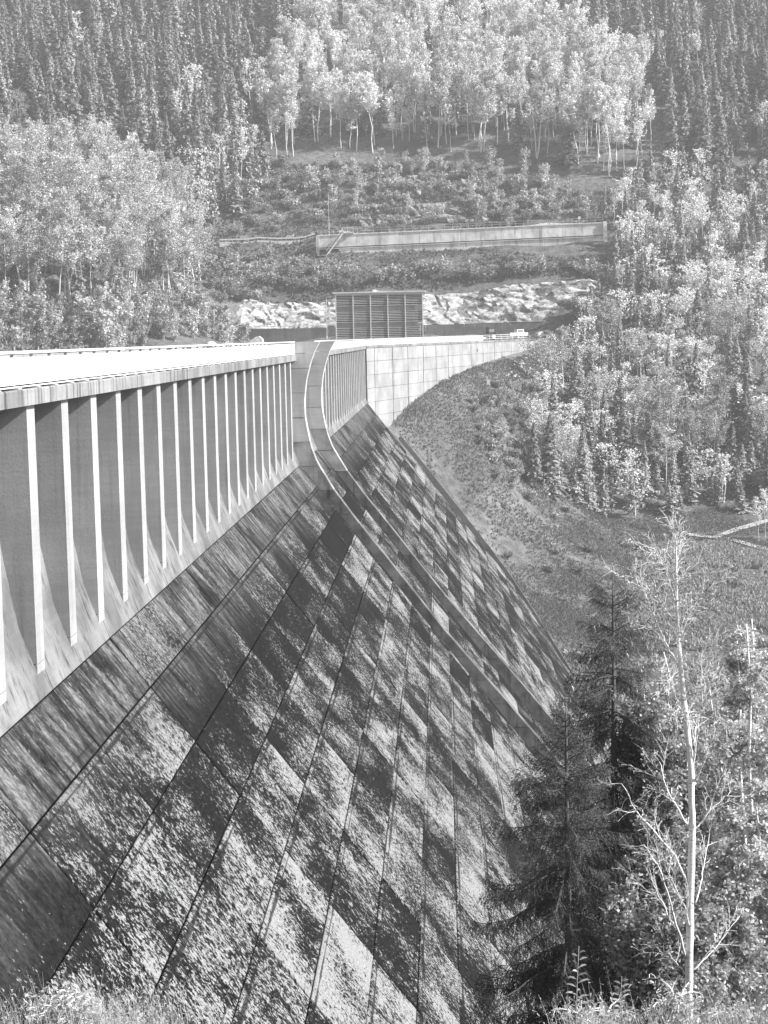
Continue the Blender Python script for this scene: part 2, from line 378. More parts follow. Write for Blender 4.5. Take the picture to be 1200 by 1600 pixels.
def strip(name, pts, width, mat, kind='structure', lift=.16, n=8):
    pts = np.asarray(pts, float); d = np.r_[0, np.cumsum(np.hypot(*np.diff(pts, axis=0).T))]
    t = np.linspace(0, d[-1], int(d[-1]/1.5)+2); P = np.stack([np.interp(t, d, pts[:, i]) for i in (0, 1)], -1)
    T = np.gradient(P, axis=0); T /= np.linalg.norm(T, axis=1)[:, None]; Nn = np.stack([-T[:, 1], T[:, 0]], -1)
    k = np.linspace(-.5, .5, n)*width
    Q = P[:, None]+Nn[:, None]*k[None, :, None]
    hh = hgt(Q[..., 0], Q[..., 1]); hh = np.maximum(hh, hh.mean(1, keepdims=True)-.3)+lift
    v = np.concatenate([Q, hh[..., None]], -1).reshape(-1, 3); a = np.arange(len(P)*n).reshape(len(P), n)
    f = np.stack([a[:-1, :-1], a[1:, :-1], a[1:, 1:], a[:-1, 1:]], -1).reshape(-1, 4)
    return tag(link(name, big_mesh(name, v, f, [mat], smooth=True)), kind=kind)
M['gravel'] = plain('pale_gravel', .34, .95, .3, 1.2)
strip('path', [(50, 381), (56, 378.5), (62, 376), (67, 371), (74, 366), (95, 362), (130, 365)], 2.0, M['gravel'])
strip('path', [(60, 377), (66, 383), (73, 388), (84, 392), (120, 394)], 1.7, M['gravel'], lift=.20)
strip('road', [(-70, 543), (-40, 542.5), (-10, 542.5), (20, 543.5), (47, 545), (80, 545)], 5, M['gravel'], lift=.25)

# ------------------------------------------------------------------ the dam
def zf(x): return FZ-SL*(x-FX)                                   # face height at x
Y_END = 259*G; Y_START = 20*G
W1, W2, WT = 134*G, 153*G, 1.3*G                                 # near faces of the chute walls, their thickness
dam = empty('dam', (0, 0, 0)); tag(dam, 'long concrete dam with tall buttress ribs and a stained sloping face', 'dam')
en = np.array([SL, 0, 1.0])/math.hypot(SL, 1)                    # face normal
ed = np.array([1.0, 0, -SL])/FL                                  # down the face
BK = -11.4*G                                                     # fascia plane
XB = BK-9.0                                                      # upstream edge of the crest
PROF = [(x*G, z*G) for x, z in ((-12.62, -1.5), (-12.6, -4.6), (-12.42, -6.0), (-12.06, -7.95), (-11.56, -9.34), (-11.36, -9.88))]
zc = -1.2*G                                                      # crest level
XF = 34.0
core = MB()
poly = [(XB, zc-.02), (XB, -80), (XF+30, -80), (XF, zf(XF)-.35), (PROF[-1][0]-.25, PROF[-1][1]-.25)]+[(x-.22, z-.1) for x, z in PROF[-2::-1]]+[(BK-.4, PROF[0][1]-.05), (BK-.4, zc-.02)]
core.prism(poly[::-1], Y_START, Y_END-.5)
core.obj('core', M['core'], dam)
# curved upper panels behind the ribs, one per block width
BW = 8.48*G; U0 = 39.45*G
U = [U0+BW*k for k in range(-2, 27)]
g2 = .035
def apron(y0, y1):
    m = MB(); poly = [(x-.25, z-.1) for x, z in PROF]
    n = len(PROF); v = [(x, y0, z) for x, z in PROF]+[(x, y1, z) for x, z in PROF]+[(x, y0, z) for x, z in poly]+[(x, y1, z) for x, z in poly]
    f = [(i, i+n, i+n+1, i+1) for i in range(n-1)]
    f += [(i, i+1, 2*n+i+1, 2*n+i) for i in range(n-1)]+[(n+i+1, n+i, 3*n+i, 3*n+i+1) for i in range(n-1)]
    f += [(n-1, 2*n-1, 4*n-1, 3*n-1)]
    return m.add(v, f)
def clipped(cols):
    out = []
    for a, b in cols:
        for lo, hi in ((Y_START, W1), (W1+WT, W2), (W2+WT, Y_END)):
            p, q = max(a, lo), min(b, hi)
            if q-p > .6: out.append((p, q))
    return out
COLS = clipped(list(zip(U[:-1], U[1:])))
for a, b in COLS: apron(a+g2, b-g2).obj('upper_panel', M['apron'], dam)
# cast blocks of the sloping face
VJ = [.31*G+3.0*k-(.0 if k == 0 else .28) for k in range(0, 24)]
PIX = []
def px(p):
    p = np.asarray(p, float); z = p@CF
    return 600+2659*(p@CR)/z, 800-2659*(p@CU)/z, z
cand = []
for a, b in COLS:
    for v0, v1 in zip(VJ[:-1], VJ[1:]):
        c = np.array([FX, (a+b)/2, FZ])+ed*((v0+v1)/2)
        x, y, z = px(c)
        t = np.array([FX, (a+b)/2, FZ])+ed*v0
        if px(np.array([t[0], b, t[2]]))[1] > 1640: continue
        if hgt(np.array([t[0]+.2]), np.array([(a+b)/2]))[0] > t[2]+2.5: continue
        cand.append((z, a, b, v0, v1))
cand.sort()
def block(m, a, b, v0, v1, k):
    r = random.Random(int(a*31+v0*977)); pr = r.uniform(-.025, .03)
    c = .03
    o = np.array([FX, 0, FZ])
    P = lambda y, v, h: o+ed*v+np.array([0, y, 0])+en*h
    a += .085; b -= .085; v0 += .03; v1 -= .03
    vs = [P(y, v, -.3) for y, v in ((a, v0), (b, v0), (b, v1), (a, v1))]+[P(y, v, pr-c) for y, v in ((a, v0), (b, v0), (b, v1), (a, v1))]
    vs += [P(y, v, pr) for y, v in ((a+c, v0+c), (b-c, v0+c), (b-c, v1-c), (a+c, v1-c))]
    f = [(0,1,5,4),(1,2,6,5),(2,3,7,6),(3,0,4,7),(4,5,9,8),(5,6,10,9),(6,7,11,10),(7,4,8,11),(8,9,10,11)]
    f = [q[::-1] for q in f]
    return m.add(vs, f)
rest = MB()
for i, (z, a, b, v0, v1) in enumerate(cand):
    if i < 298:
        q = block(MB(), a, b, v0, v1, i).obj('face_block', M['face'], dam)
        moss = .03+(.08 if a > W2 else 0)+.10*min(1, max(0, (v0-22)/20))+(.05 if a > 90 else 0)
        if random.random() < .14: moss += .08
        q.color = (moss, 0, 0, 1)
    else: block(rest, a, b, v0, v1, i)
if rest.n:
    q = tag(rest.obj('far_face_blocks', M['face'], dam), kind='stuff'); q.color = (.10, 0, 0, 1)
# ribs
RN = 4.36*G
def rib(y):
    m = MB(); x0 = -12.75*G; x1 = -11.58*G; zt, zj, zb = -1.62*G, -9.0*G, -9.72*G
    m.prism([(x0, zt), (x0, zj+.02), (x1, zj+.02), (x1, zt)], y, y+.92*G)
    m.prism([(x0, zj-.02), (x0, zb-.4), (x1, zb-.0), (x1, zj-.02)], y+.004, y+.92*G-.004)
    return m
y = 47.075*G-RN*5; ribs_y = []
while y < Y_END-1.5:
    if y > Y_START and (y+.92*G < W1-.4 or y > W2+WT+.3): ribs_y.append(y)
    y += RN
for y in ribs_y: rib(y).obj('rib', M['rib'], dam)
# deck, fascia beam, kerb
def deck(y0, y1, zt=zc):
    MB().box((XB, y0, zt-.4), (BK-.45, y1, zt)).obj('crest_deck', M['asphalt'], dam)
deck(Y_START, W1); deck(W1+.01, W2+WT); deck(W2+WT+.01, Y_END+1)
for y0, y1 in ((Y_START, W1-.01), (W2+WT+.01, Y_END)):
    n = max(1, round((y1-y0)/(BW*2)))
    for k in range(n):
        a, b = y0+(y1-y0)*k/n, y0+(y1-y0)*(k+1)/n
        MB().prism([(BK-1.7, -1.64*G), (BK, -1.66*G), (BK, zc-.04), (BK-.04, zc), (BK-1.7, zc)][::-1], a+.01, b-.01).obj('fascia_beam', M['fascia'], dam)
MB().prism([(BK-1.2, -1.7*G), (BK-.1, -1.7*G), (BK-.1, zc), (BK-1.2, zc)][::-1], W1+WT, W2).obj('bridge_beam', M['rib'], dam)
# upstream parapet
MB().box((XB-.3, Y_START, zc-1.0), (XB+.1, Y_END+4, -.42*G)).obj('upstream_parapet', M['wing'], dam)
# chute walls, built up from cast lifts
OUT = [(-9.55, -.2), (-9.97, -.93), (-10.35, -1.94), (-10.7, -3.27), (-10.87, -4.7), (-10.87, -6.03), (-10.69, -7.17), (-10.42, -8.51), (-10.03, -9.65),
       (-8.69, -11.96), (-7.04, -14.27), (-4.28, -17.84), (-.29, -23.13), (3.95, -28.2), (7.56, -32.6), (11, -36.9), (16, -43.2), (22, -50.8), (27, -57)]
oz = np.array([-z*G for x, z in OUT]); ox = np.array([x*G for x, z in OUT])
def wall_lift(z1, z0, y0):
    zz = np.linspace(z1, z0, 5)
    outer = [(float(np.interp(-z, oz, ox)), z) for z in zz]
    inner = [((FX+(FZ-z)/SL if z < FZ else -13.2*G)-.6, z) for z in (z0, z1)]
    m = MB(); m.prism((outer+inner)[::-1], y0, y0+WT); return m
for yw in (W1, W2):
    cw = link('chute_wall', None, dam) if False else empty('chute_wall'); cw.parent = dam
    zl = [-.2*G, -1.1*G]+[-2.27*G-1.93*G*k for k in range(0, 24)]
    for z1, z0 in zip(zl[:-1], zl[1:]):
        off = random.Random(int(z1*100+yw)).uniform(-.02, .02)
        wall_lift(z1-.02, z0+.02, yw+off).obj('wall_lift', M['chute'] if z1 < -11*G else M['mid'] if z1 < -8*G else M['pier'], cw)
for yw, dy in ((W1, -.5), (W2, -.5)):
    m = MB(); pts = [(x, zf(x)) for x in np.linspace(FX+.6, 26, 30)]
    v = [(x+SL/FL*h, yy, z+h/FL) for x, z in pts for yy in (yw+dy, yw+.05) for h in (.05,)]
    m.add(v, [(2*i, 2*i+2, 2*i+3, 2*i+1) for i in range(29)]).obj('foot_shade_strip', M['foot_shade'], dam)  # added dark strip at the wall foot, shade put in as colour
# end face towards the bank: a low kerb along the foot of the face
kerb = MB()
kp = [(-8.6, 333.5), (-4, 334.5), (2, 333), (8, 331), (12.2, 325), (15, 316), (17.8, 303), (20.3, 291), (22, 280)]
for (x0, y0), (x1, y1) in zip(kp[:-1], kp[1:]):
    a = np.array([x0, y0, zf(x0)]); b = np.array([x1, y1, zf(x1)]); d = b-a; L = np.linalg.norm(d); d /= L; s = np.cross(en, d)
    kerb.frame_box(a, d, s, en, (0, -.35, -.6), (L-.03, .35, .55))
kerb.obj('foot_kerb', M['core'], dam)

# wing wall
wd = np.array([.2911, .9567]); wn = np.array([wd[1], -wd[0]]); w0 = np.array([BK, Y_END])
def WP(s, o, z): return np.array([w0[0]+wd[0]*s+wn[0]*o, w0[1]+wd[1]*s+wn[1]*o, z])
WD3, WN3, UP = np.array([wd[0], wd[1], 0]), np.array([wn[0], wn[1], 0]), np.array([0, 0, 1.0])
SJ = [s*G for s in (0, 3.7, 12.4, 20.3, 28.6, 35.8, 43.3, 57.8, 66, 74.2, 87.4, 100.7, 118, 132)]
ZJ = [-1.56*G, -3.56*G, -5.62*G, -7.68*G, -9.8*G, -11.9*G, -14.0*G, -16.1*G]
def rise(s): return .45*s/140
wing = empty('wing_wall', (0, 0, 0)); tag(wing, 'pale panelled concrete wing wall running from the dam corner to the wooded bank', 'wall')
c2 = MB(); c2.frame_box((w0[0], w0[1], 0), WD3, WN3, UP, (-.5, -9, -45), (SJ[-1], -.3, zc-.02)); c2.obj('wing_core', M['joint'], wing)
for s0, s1 in zip(SJ[:-1], SJ[1:]):
    for z1, z0 in zip(ZJ[:-1], ZJ[1:]):
        gm = min(hgt(np.array([WP(s, .6, 0)[0]]), np.array([WP(s, .6, 0)[1]]))[0] for s in (s0, (s0+s1)/2, s1))
        if z1 < gm-1.0: continue
        gg = .17 if random.random() < .5 else .10
        pr = random.uniform(-.02, .02)
        m = MB(); r0, r1 = rise(s0), rise(s1); top = z1 == ZJ[0]
        a, b = s0+gg, s1-gg; za = z1-(.0 if top else .03); zb = z0+.03
        ra, rb = (r0, r1)
        vs = [WP(s, o, z) for o in (-.4, pr) for s, z in ((a, zb+ra), (b, zb+rb), (b, za+rb), (a, za+ra))]
        m.add(vs, [(4,5,6,7),(0,4,7,3),(5,1,2,6),(7,6,2,3),(0,1,5,4)]).obj('wall_panel', M['wing'], wing)
for s0, s1 in zip(SJ[:-1], SJ[1:]):
    m = MB(); vs = [WP(s, o, z+rise(s)) for o in (-1, .12) for s, z in ((s0+.02, -1.53*G), (s1-.02, -1.53*G), (s1-.02, zc), (s0+.02, zc))]
    m.add(vs, [(4,5,6,7),(0,4,7,3),(5,1,2,6),(7,6,2,3),(0,1,5,4)]).obj('fascia_beam', M['fascia'], wing)
    m = MB(); vs = [WP(s, o, z+rise(s)) for z in (zc-.3, zc+.005) for s, o in ((s0, -1.0), (s1, -1.0), (s1, -9), (s0, -9))]
    m.add(vs, [(0,1,2,3),(7,6,5,4),(0,4,5,1),(2,6,7,3)]).obj('road_deck', M['asphalt'], wing)
hole = MB(); hole.tube([WP(62*G, .03, -2.75*G), WP(62*G, -.1, -2.75*G)], .42, 12); hole.obj('drain_opening', M['dark_steel'], wing)

# white panelled barrier along the crest
def barrier(name, label, P, D3, O3, length, pitch, top=-.15*G, rail=True, riser=lambda s: 0, group='white barriers on the dam crest'):
    e = empty(name); tag(e, label, 'barrier', group)
    o = np.asarray(P, float); n = max(1, int(length/pitch)); p = length/n
    panel = post = None
    for k in range(n):
        oo = o+D3*(k*p)+UP*riser(k*p)
        m = MB(); m.frame_box((0, 0, 0), D3, O3, UP, (.02, -.03, -1.07*G), (p-.02, .03, -.33*G)); 
        q = link('panel', panel, e) if panel else m.obj('panel', M['white'], e); panel = q.data; q.location = oo
        m = MB(); m.frame_box((0, 0, 0), D3, O3, UP, (-.04, -.16, -1.2*G), (.04, -.05, -.17*G)); m.frame_box((0, 0, 0), D3, O3, UP, (-.25, -.2, -1.2*G), (.25, .14, -1.16*G))
        q = link('post', post, e) if post else m.obj('post', M['steel'], e); post = q.data; q.location = oo
    m = MB()
    for k in range(0, n, 6):
        a, b = k*p, min(n, k+6)*p
        ra, rb = riser(a), riser(b)
        for zz, h in ((-.19*G, .045), (-1.13*G, .02)):
            vs = [o+D3*s+O3*oo+UP*(r+zz+dz) for s, r in ((a, ra), (b, rb)) for oo, dz in ((-.06, -h), (.06, -h), (.06, h), (-.06, h))]
            m.add(vs, [(0,1,5,4),(1,2,6,5),(2,3,7,6),(3,0,4,7),(0,3,2,1),(4,5,6,7)])
    m.obj('rail', M['white'], e)
    return e
YD, XO = np.array([0, 1.0, 0]), np.array([1.0, 0, 0])
barrier('crest_barrier', 'white panelled barrier on the near crest, up to the spillway piers', (BK-.15, Y_START+2, 0), YD, XO, W1-Y_START-2.2, 2.18*G)
barrier('crest_barrier', 'white panelled barrier on the short crest between spillway and corner', (BK-.15, W2+WT+.2, 0), YD, XO, Y_END-W2-WT-.2, 2.18*G)
barrier('crest_barrier', 'white panelled barrier along the top of the pale wing wall', WP(.3, -.15, 0), WD3, WN3, 66*G, 2.18*G, riser=rise)
# open railing further along the wing wall
e = empty('wing_railing'); tag(e, 'open white post railing at the far end of the wing wall', 'railing')
s = 66.6*G
while s < 100*G:
    MB().frame_box(WP(s, -.15, rise(s)), WD3, WN3, UP, (-.06, -.06, zc), (.06, .06, -.2*G)).obj('post', M['white'], e); s += 2.75*1.25*1.6
for zz in (-.2*G, -.55*G, -.9*G):
    m = MB(); a, b = 66.4*G, 100*G
    vs = [WP(s, o, z+zz+rise(s)) for s in (a, b) for o, z in ((-.2, 0), (-.1, 0), (-.1, .07), (-.2, .07))]
    m.add(vs, [(0,1,5,4),(1,2,6,5),(2,3,7,6),(3,0,4,7),(0,3,2,1),(4,5,6,7)]).obj('rail', M['white'], e)
# rounded white caps behind the near barrier
for k, (yy, r, lab) in enumerate(((96, .17, 'small white domed bollard behind the crest barrier, nearest of four'), (104, .18, 'small white domed bollard just before the wide one on the crest'),
                                  (115, .42, 'wide white domed cap standing behind the crest barrier'), (127, .19, 'small white domed bollard beyond the wide one on the crest'))):
    e = empty('domed_bollard', (BK-1.0-k*.15, yy, zc)); tag(e, lab, 'bollard', 'white domed bollards on the crest')
    zt = 1.36-(.02*k)
    MB().tube([(0, 0, 0), (0, 0, zt-.2)], r*.75, 10).obj('stem', M['steel'], e)
    th = np.linspace(0, math.pi/2, 6); MB().tube([(0, 0, zt-.2+r*.9*math.sin(t)) for t in th], [r*math.cos(t)+.004 for t in th], 14).obj('cap', M['white'], e, True)
# ------------------------------------------------------------------ retaining wall, louvred building, road structure
e = empty('retaining_wall', (-60, 489, -2)); tag(e, 'long dark grey retaining wall at the foot of the pale rock cut', 'wall')
k = 0; x = -66.0
while x < 34:
    wdt = random.uniform(2.3, 3.2); m = MB(); h = 5.4+.25*math.sin(x*.05)
    m.box((x-(-60)+.03, -.0-random.uniform(0, .06), -1), (x+60+wdt-.03, .6, h)); m.obj('wall_panel', M['wall'], e); x += wdt
MB().box((-6.1, -.12, 5.72), (94, .7, 5.9)).obj('coping', M['old'], e)
bk = MB(); bk.prism([(-1.9, -1.5), (1.7, -1.5), (1.2, 1.0), (.3, 1.7), (-.6, 1.5), (-2.2, .4)][::-1], -1, 1.2)
o = bk.obj('stone_block', M['stone']); o.location = (-48.5, 452, -.6); tag(o, 'pale tapered stone block standing at the end of the crest beyond the barrier', 'block')

BY = 452.0; bx0, bx1 = -27.9, -4.6
b = empty('louvred_building', ((bx0+bx1)/2, BY, -2)); tag(b, 'dark three-storey gatehouse behind horizontal metal louvres', 'building')
hw = (bx1-bx0)/2
MB().box((-hw+.2, .5, 0), (hw-.2, 11, 13.3)).obj('wall', M['darkpaint'], b)
MB().box((-hw-.6, -.5, 13.8), (hw+.6, 11.5, 14.15)).obj('roof', M['slat'], b)
MB().box((-hw-.2, -.2, 13.3), (hw+.2, 11.2, 13.8)).obj('roof_edge', M['steel'], b)
for k in range(6):
    x = -hw+.2+k*(2*hw-.4)/5
    MB().box((x-.13, -.3, 0), (x+.13, 0, 13.3)).obj('post', M['slat'], b)
for z in (10.6, 6.3):                                           # grey blind bands behind the louvres
    for k in range(5):
        x = -hw+.2+k*(2*hw-.4)/5
        f = MB().box((x+.2, .3, z-1.55), (x+(2*hw-.4)/5-.2, .48, z-.15)).obj('window', M['shade'], b)
slat = None
for zt, n, st in ((13.15, 6, .42), (8.85, 6, .42), (4.6, 5, .45), (2.3, 3, .35)):
    for k in range(n):
        m = MB(); m.frame_box((0, 0, 0), (1, 0, 0), (0, .8, -.6), (0, .6, .8), (-hw+.25, -.07, -.02), (hw-.25, .07, .03))
        q = link('slat', slat, b) if slat else m.obj('slat', M['slat'], b); slat = q.data; q.location = (0, -.1, zt-k*st)
for z, y in ((9.6, .0), (5.3, .0)):
    q = link('slat', slat, b); q.location = (0, -.1, z+.9)
for sx in (-1, 1):
    for z in (12.6, 8.2, 4.0):
        MB().box((sx*hw-.05+sx*.35, .2, z), (sx*hw+.05+sx*1.3, .3, z+.12)).obj('bracket', M['dark_steel'], b)
e = empty('drain_pole', (-30.2, BY-.2, -2)); tag(e, 'thin pale pole beside the left edge of the louvred building', 'pole')
MB().tube([(0, 0, 0), (0, 0, 12.6)], .1, 6).obj('pole', M['steel'], e); MB().box((-.2, -.2, 2.0), (.2, .2, 2.7)).obj('box', M['white'], e)
MB().box((-.1, -.05, 12.5), (1.5, .05, 12.65)).obj('bracket', M['dark_steel'], e)

def unit_(v): return v/np.linalg.norm(v)
A0, A1 = np.array([-37.5, 530.0]), np.array([50.5, 533.0])
sd_ = (A1-A0)/np.linalg.norm(A1-A0); SD = np.array([sd_[0], sd_[1], .024]); SN = np.array([-sd_[1], sd_[0], 0]); SLEN = np.linalg.norm(A1-A0)
e = empty('road_retaining_structure', (A0[0], A0[1], -1.5)); tag(e, 'long weathered two-tier concrete structure carrying the road across the slope', 'structure wall')
def fb(name, mat, a, b, par=e): return MB().frame_box((0, 0, 0), SD, SN, UP, a, b).obj(name, mat, par)
n = 14
for k in range(n):
    a, c = SLEN*k/n, SLEN*(k+1)/n; j = random.uniform(-.03, .03)
    if k > 0: fb('lower_panel', M['old'], (a+.03, j, 23.5), (c-.03, 1.5, 29.2))
    else: fb('lower_panel', M['joint'], (a+.3, 1.0, 23.5), (c-.03, 1.5, 29.0))
    fb('upper_panel', M['old'], (a+.03, .25+j, 29.55), (c-.03, 1.7, 33.1))
fb('ledge_gap', M['joint'], (0, .5, 29.1), (SLEN, 1.6, 29.6)); fb('coping', M['stone'], (-.2, .05, 33.1), (SLEN, 1.9, 33.4))
fb('ledge', M['old'], (0, -.25, 28.95), (SLEN, .8, 29.2))
fb('end_pilaster', M['stone'], (SLEN, -.3, 25), (SLEN+1.1, 1.6, 33.6)); fb('end_pilaster', M['old'], (-.6, -.1, 23), (.3, 1.6, 33.2))
e2 = empty('road_railing', (A0[0], A0[1], -1.5)); tag(e2, 'thin post railing along the top of the weathered road structure', 'railing')
for k in range(37): fb('post', M['steel'], (k*SLEN/36-.05, .7, 33.4), (k*SLEN/36+.05, .8, 34.9), e2)
for z in (34.15, 34.85): fb('rail', M['steel'], (0, .7, z), (SLEN, .78, z+.08), e2)
e3 = empty('access_stair', (A0[0], A0[1], -1.5)); tag(e3, 'steel access stair with landing climbing the left end of the road structure', 'stair')
p0, p1 = np.array([2.5, 27.2]), np.array([7.6, 33.6])
for o_ in (-1.5, -.6):
    m = MB(); v = [(SD*a+SN*(o_+t)+UP*z) for t in (0, .08) for a, z in ((p0[0], p0[1]), (p0[0]+.5, p0[1]), (p1[0]+.5, p1[1]), (p1[0], p1[1]))]
    m.add(v, [(0,1,2,3),(7,6,5,4),(0,4,5,1),(1,5,6,2),(2,6,7,3),(3,7,4,0)]).obj('stringer', M['stone'], e3)
    m = MB(); m.tube([SD*p0[0]+SN*o_+UP*(p0[1]+1.1), SD*p1[0]+SN*o_+UP*(p1[1]+1.1)], .06, 5).obj('handrail', M['stone'], e3)
for k in range(13):
    q = p0+(p1-p0)*(k+.5)/13; fb('tread', M['steel'], (q[0], -1.45, q[1]), (q[0]+.4, -.6, q[1]+.07), e3)
fb('landing', M['steel'], (7.6, -1.5, 33.4), (11, .3, 33.6), e3)
for a in (7.7, 9.3, 10.9): fb('post', M['stone'], (a-.06, -1.5, 33.5), (a+.06, -1.4, 35.2), e3)
fb('handrail', M['stone'], (7.6, -1.5, 35.1), (11, -1.4, 35.25), e3)
fb('leg', M['stone'], (2.4, -1.5, 22), (2.6, -1.3, 27.3), e3); fb('base_landing', M['steel'], (-.4, -1.5, 27.0), (3, -.2, 27.2), e3)
# lattice of a thin mast and a low guard rail on the road to the left
e = empty('mast', (-34.2, 533, 28)); tag(e, 'tall thin mast rising beside the stair of the road structure', 'mast')
MB().tube([(0, 0, -4), (0, 0, 17)], [.12, .05], 6).obj('pole', M['steel'], e); MB().box((-.3, -.05, 3.4), (.3, .05, 4.1)).obj('plate', M['steel'], e)
e = empty('guard_rail', (0, 0, 0)); tag(e, 'low pale guard rail along the road left of the concrete structure', 'guard rail')
gp = [np.array([-69+3.0*k, 538.0]) for k in range(11)]
gp = [np.array([q[0], q[1], max(float(hgt(np.array([q[0]]), np.array([q[1]]))[0]), 30.6)+.3]) for q in gp]
for p, q in zip(gp[:-1], gp[1:]):
    d = unit_(q-p); nn = np.array([-d[1], d[0], 0]); L = np.linalg.norm(q-p)
    MB().frame_box(p, d, nn, UP, (-.08, 0, -1), (.08, .15, .9)).obj('post', M['steel'], e)
    MB().frame_box(p, d, nn, UP, (0, -.12, .55), (L-.02, 0, .95)).obj('rail', M['white'], e)
    MB().frame_box(p, d, nn, UP, (0, -.5, -1.6), (L-.02, -.14, -.1)).obj('kerb', M['stone'], e)
e = empty('round_sign', (43.2, 533.4, 33.9)); tag(e, 'small white round sign on the railing near the right end of the road structure', 'sign')
MB().tube([(0, .1, 0), (0, .1, 1.9)], .05, 5).obj('post', M['steel'], e); MB().tube([(0, -.0, 1.6), (0, .05, 1.6)], .5, 14).obj('plate', M['white'], e)

# ------------------------------------------------------------------ rock
def rock_patch(name, x0, x1, y0, y1, nx, ny, amp, lift, seed, mat='rock', bias=.28, npt=420, fn=None):
    xx, yy = np.meshgrid(np.linspace(x0, x1, nx), np.linspace(y0, y1, ny))
    base = hgt0(xx, yy) if fn is None else fn(xx, yy)
    r = np.random.default_rng(seed); P = np.c_[r.uniform(x0-5, x1+5, npt), r.uniform(-4, 30, npt)]; H = r.uniform(-1, 1, npt); S = r.normal(0, .35, (npt, 2))
    zz = base-base.min(); X2 = xx+zz*.5+vnoise(xx, zz, 3, seed)*1.5
    out = np.zeros_like(xx)
    for j in range(ny):
        d = np.abs(X2[j][:, None]-P[None, :, 0])+np.abs(zz[j][:, None]*1.6-P[None, :, 1]*1.6)
        a = d.argmin(1); out[j] = H[a]+S[a, 0]*(X2[j]-P[a, 0])*.5+S[a, 1]*(zz[j]-P[a, 1])
    e_ = np.minimum(1, np.minimum((xx-x0)/4, (x1-xx)/4)); ey = np.minimum(1, np.minimum((yy-y0)/1.2+.5, (y1-yy)/1.5))
    big = vnoise(xx, yy*2, 9, seed+3)
    off = (lift*(big-bias)*1.6+amp*out)*np.clip(e_, 0, 1)*np.clip(ey, 0, 1)
    ed_ = -1.2*(1-np.clip(e_, 0, 1)*np.clip(ey, 0, 1))
    off = off+(np.abs(vnoise(X2*1.0, zz*2.2, 2.6, seed+7)-.5)*2.2-.5)*.8*amp*np.clip(e_, 0, 1)*np.clip(ey, 0, 1)
    v = np.stack([xx, yy-off*.75, base+off*.5+ed_], -1).reshape(-1, 3); a = np.arange(nx*ny).reshape(ny, nx)
    return tag(link(name, big_mesh(name, v, np.stack([a[:-1, :-1], a[:-1, 1:], a[1:, 1:], a[1:, :-1]], -1).reshape(-1, 4), [M[mat]])), kind='structure')
rock_patch('rock_face', -62, 48, 490.5, 508, 640, 90, .55, 1.3, 5, 'rock', -.1, 800)
rock_patch('rock_outcrop', -30, 18, 553, 583, 260, 120, .8, 1.5, 9, 'dark_rock', .18, 700)
rock_patch('rock_outcrop', 26, 50, 549, 560, 100, 50, .6, .9, 19, 'dark_rock', .3, 400)

# ------------------------------------------------------------------ vehicles and small things on the wing road
def wheel(par, loc, r, wdt):
    t = MB().tube([(0, -wdt/2, 0), (0, wdt/2, 0)], r, 16).obj('wheel', M['tyre'], par); t.location = loc
    MB().tube([(0, -wdt/2-.015, 0), (0, wdt/2+.015, 0)], r*.6, 12).obj('rim', M['slat'], t); return t
def on_wing(s, o): p = WP(s, o, zc+rise(s)+.01); return p
WRZ = math.atan2(wd[1], wd[0])
def veh(name, label, cat, s, o, rz=0):
    return tag(empty(name, on_wing(s, o), WRZ+rz), label, cat)
e = veh('parked_car', 'white car parked at the far end of the wing wall beside the trees', 'car', 130*G, -4.6, -.85)
m = MB(); m.prism([(-2.2, .35), (2.25, .35), (2.3, .85), (1.9, 1.02), (1.15, 1.12), (.35, 1.72), (-1.9, 1.78), (-2.2, 1.2)], -.85, .85); m.obj('body', M['white'], e)
for sy in (-1, 1):
    MB().add([(x, sy*.862, z) for x, z in ((1.0, 1.13), (.35, 1.62), (-.35, 1.64), (-.35, 1.13))], [(0, 1, 2, 3)]).obj('window', M['glass'], e)
    for x in (-1.4, 1.4): wheel(e, (x, sy*.78, .36), .36, .24)
MB().box((2.25, -.7, .6), (2.32, -.4, .78)).obj('headlight', M['steel'], e); MB().box((2.25, .4, .6), (2.32, .7, .78)).obj('headlight', M['steel'], e)
e = veh('utility_truck', 'small white utility truck with a box cab beside the railing', 'truck', 106*G, -4.4, -.85)
MB().box((-2.6, -.95, .75), (2.6, .95, 1.65)).obj('cargo_bed', M['white'], e)
MB().prism([(-.6, 1.65), (1.5, 1.65), (1.4, 2.5), (-.5, 2.5)], -.85, .85).obj('cab', M['white'], e)
for sy in (-1, 1):
    MB().add([(x, sy*.862, z) for x, z in ((-.3, 1.75), (1.2, 1.75), (1.1, 2.3), (-.3, 2.3))], [(0, 1, 2, 3)]).obj('window', M['shade'], e)
    for x in (-.2, .9): wheel(e, (x, sy*.8, .42), .42, .26)
e = veh('tractor', 'dark tractor with a glazed cab and pale rear wheels on the wing road', 'tractor', 83*G, -4.2, -.85)
MB().prism([(-2.4, .6), (.8, .6), (.8, 1.5), (-2.2, 1.4), (-2.5, 1.1)], -.5, .5).obj('body', M['darkpaint'], e)
for x in (-.5, 1.2):
    for y in (-.75, .75): MB().box((x-.07, y-.07, 1.4), (x+.07, y+.07, 3.0)).obj('cab_post', M['darkpaint'], e)
MB().box((-.45, -.7, 1.5), (1.15, .7, 2.0)).obj('cab_side', M['darkpaint'], e); MB().box((-.7, -.9, 2.95), (1.4, .9, 3.15)).obj('roof', M['darkpaint'], e)
MB().box((-.4, -.72, 2.0), (1.1, .72, 2.9)).obj('window', M['shade'], e)
for sy in (-1, 1): wheel(e, (.7, sy*.85, .85), .85, .45); wheel(e, (-1.8, sy*.75, .5), .5, .3)
MB().tube([(-1.6, 0, 1.4), (-1.6, 0, 2.6)], .06, 6).obj('exhaust', M['darkpaint'], e)
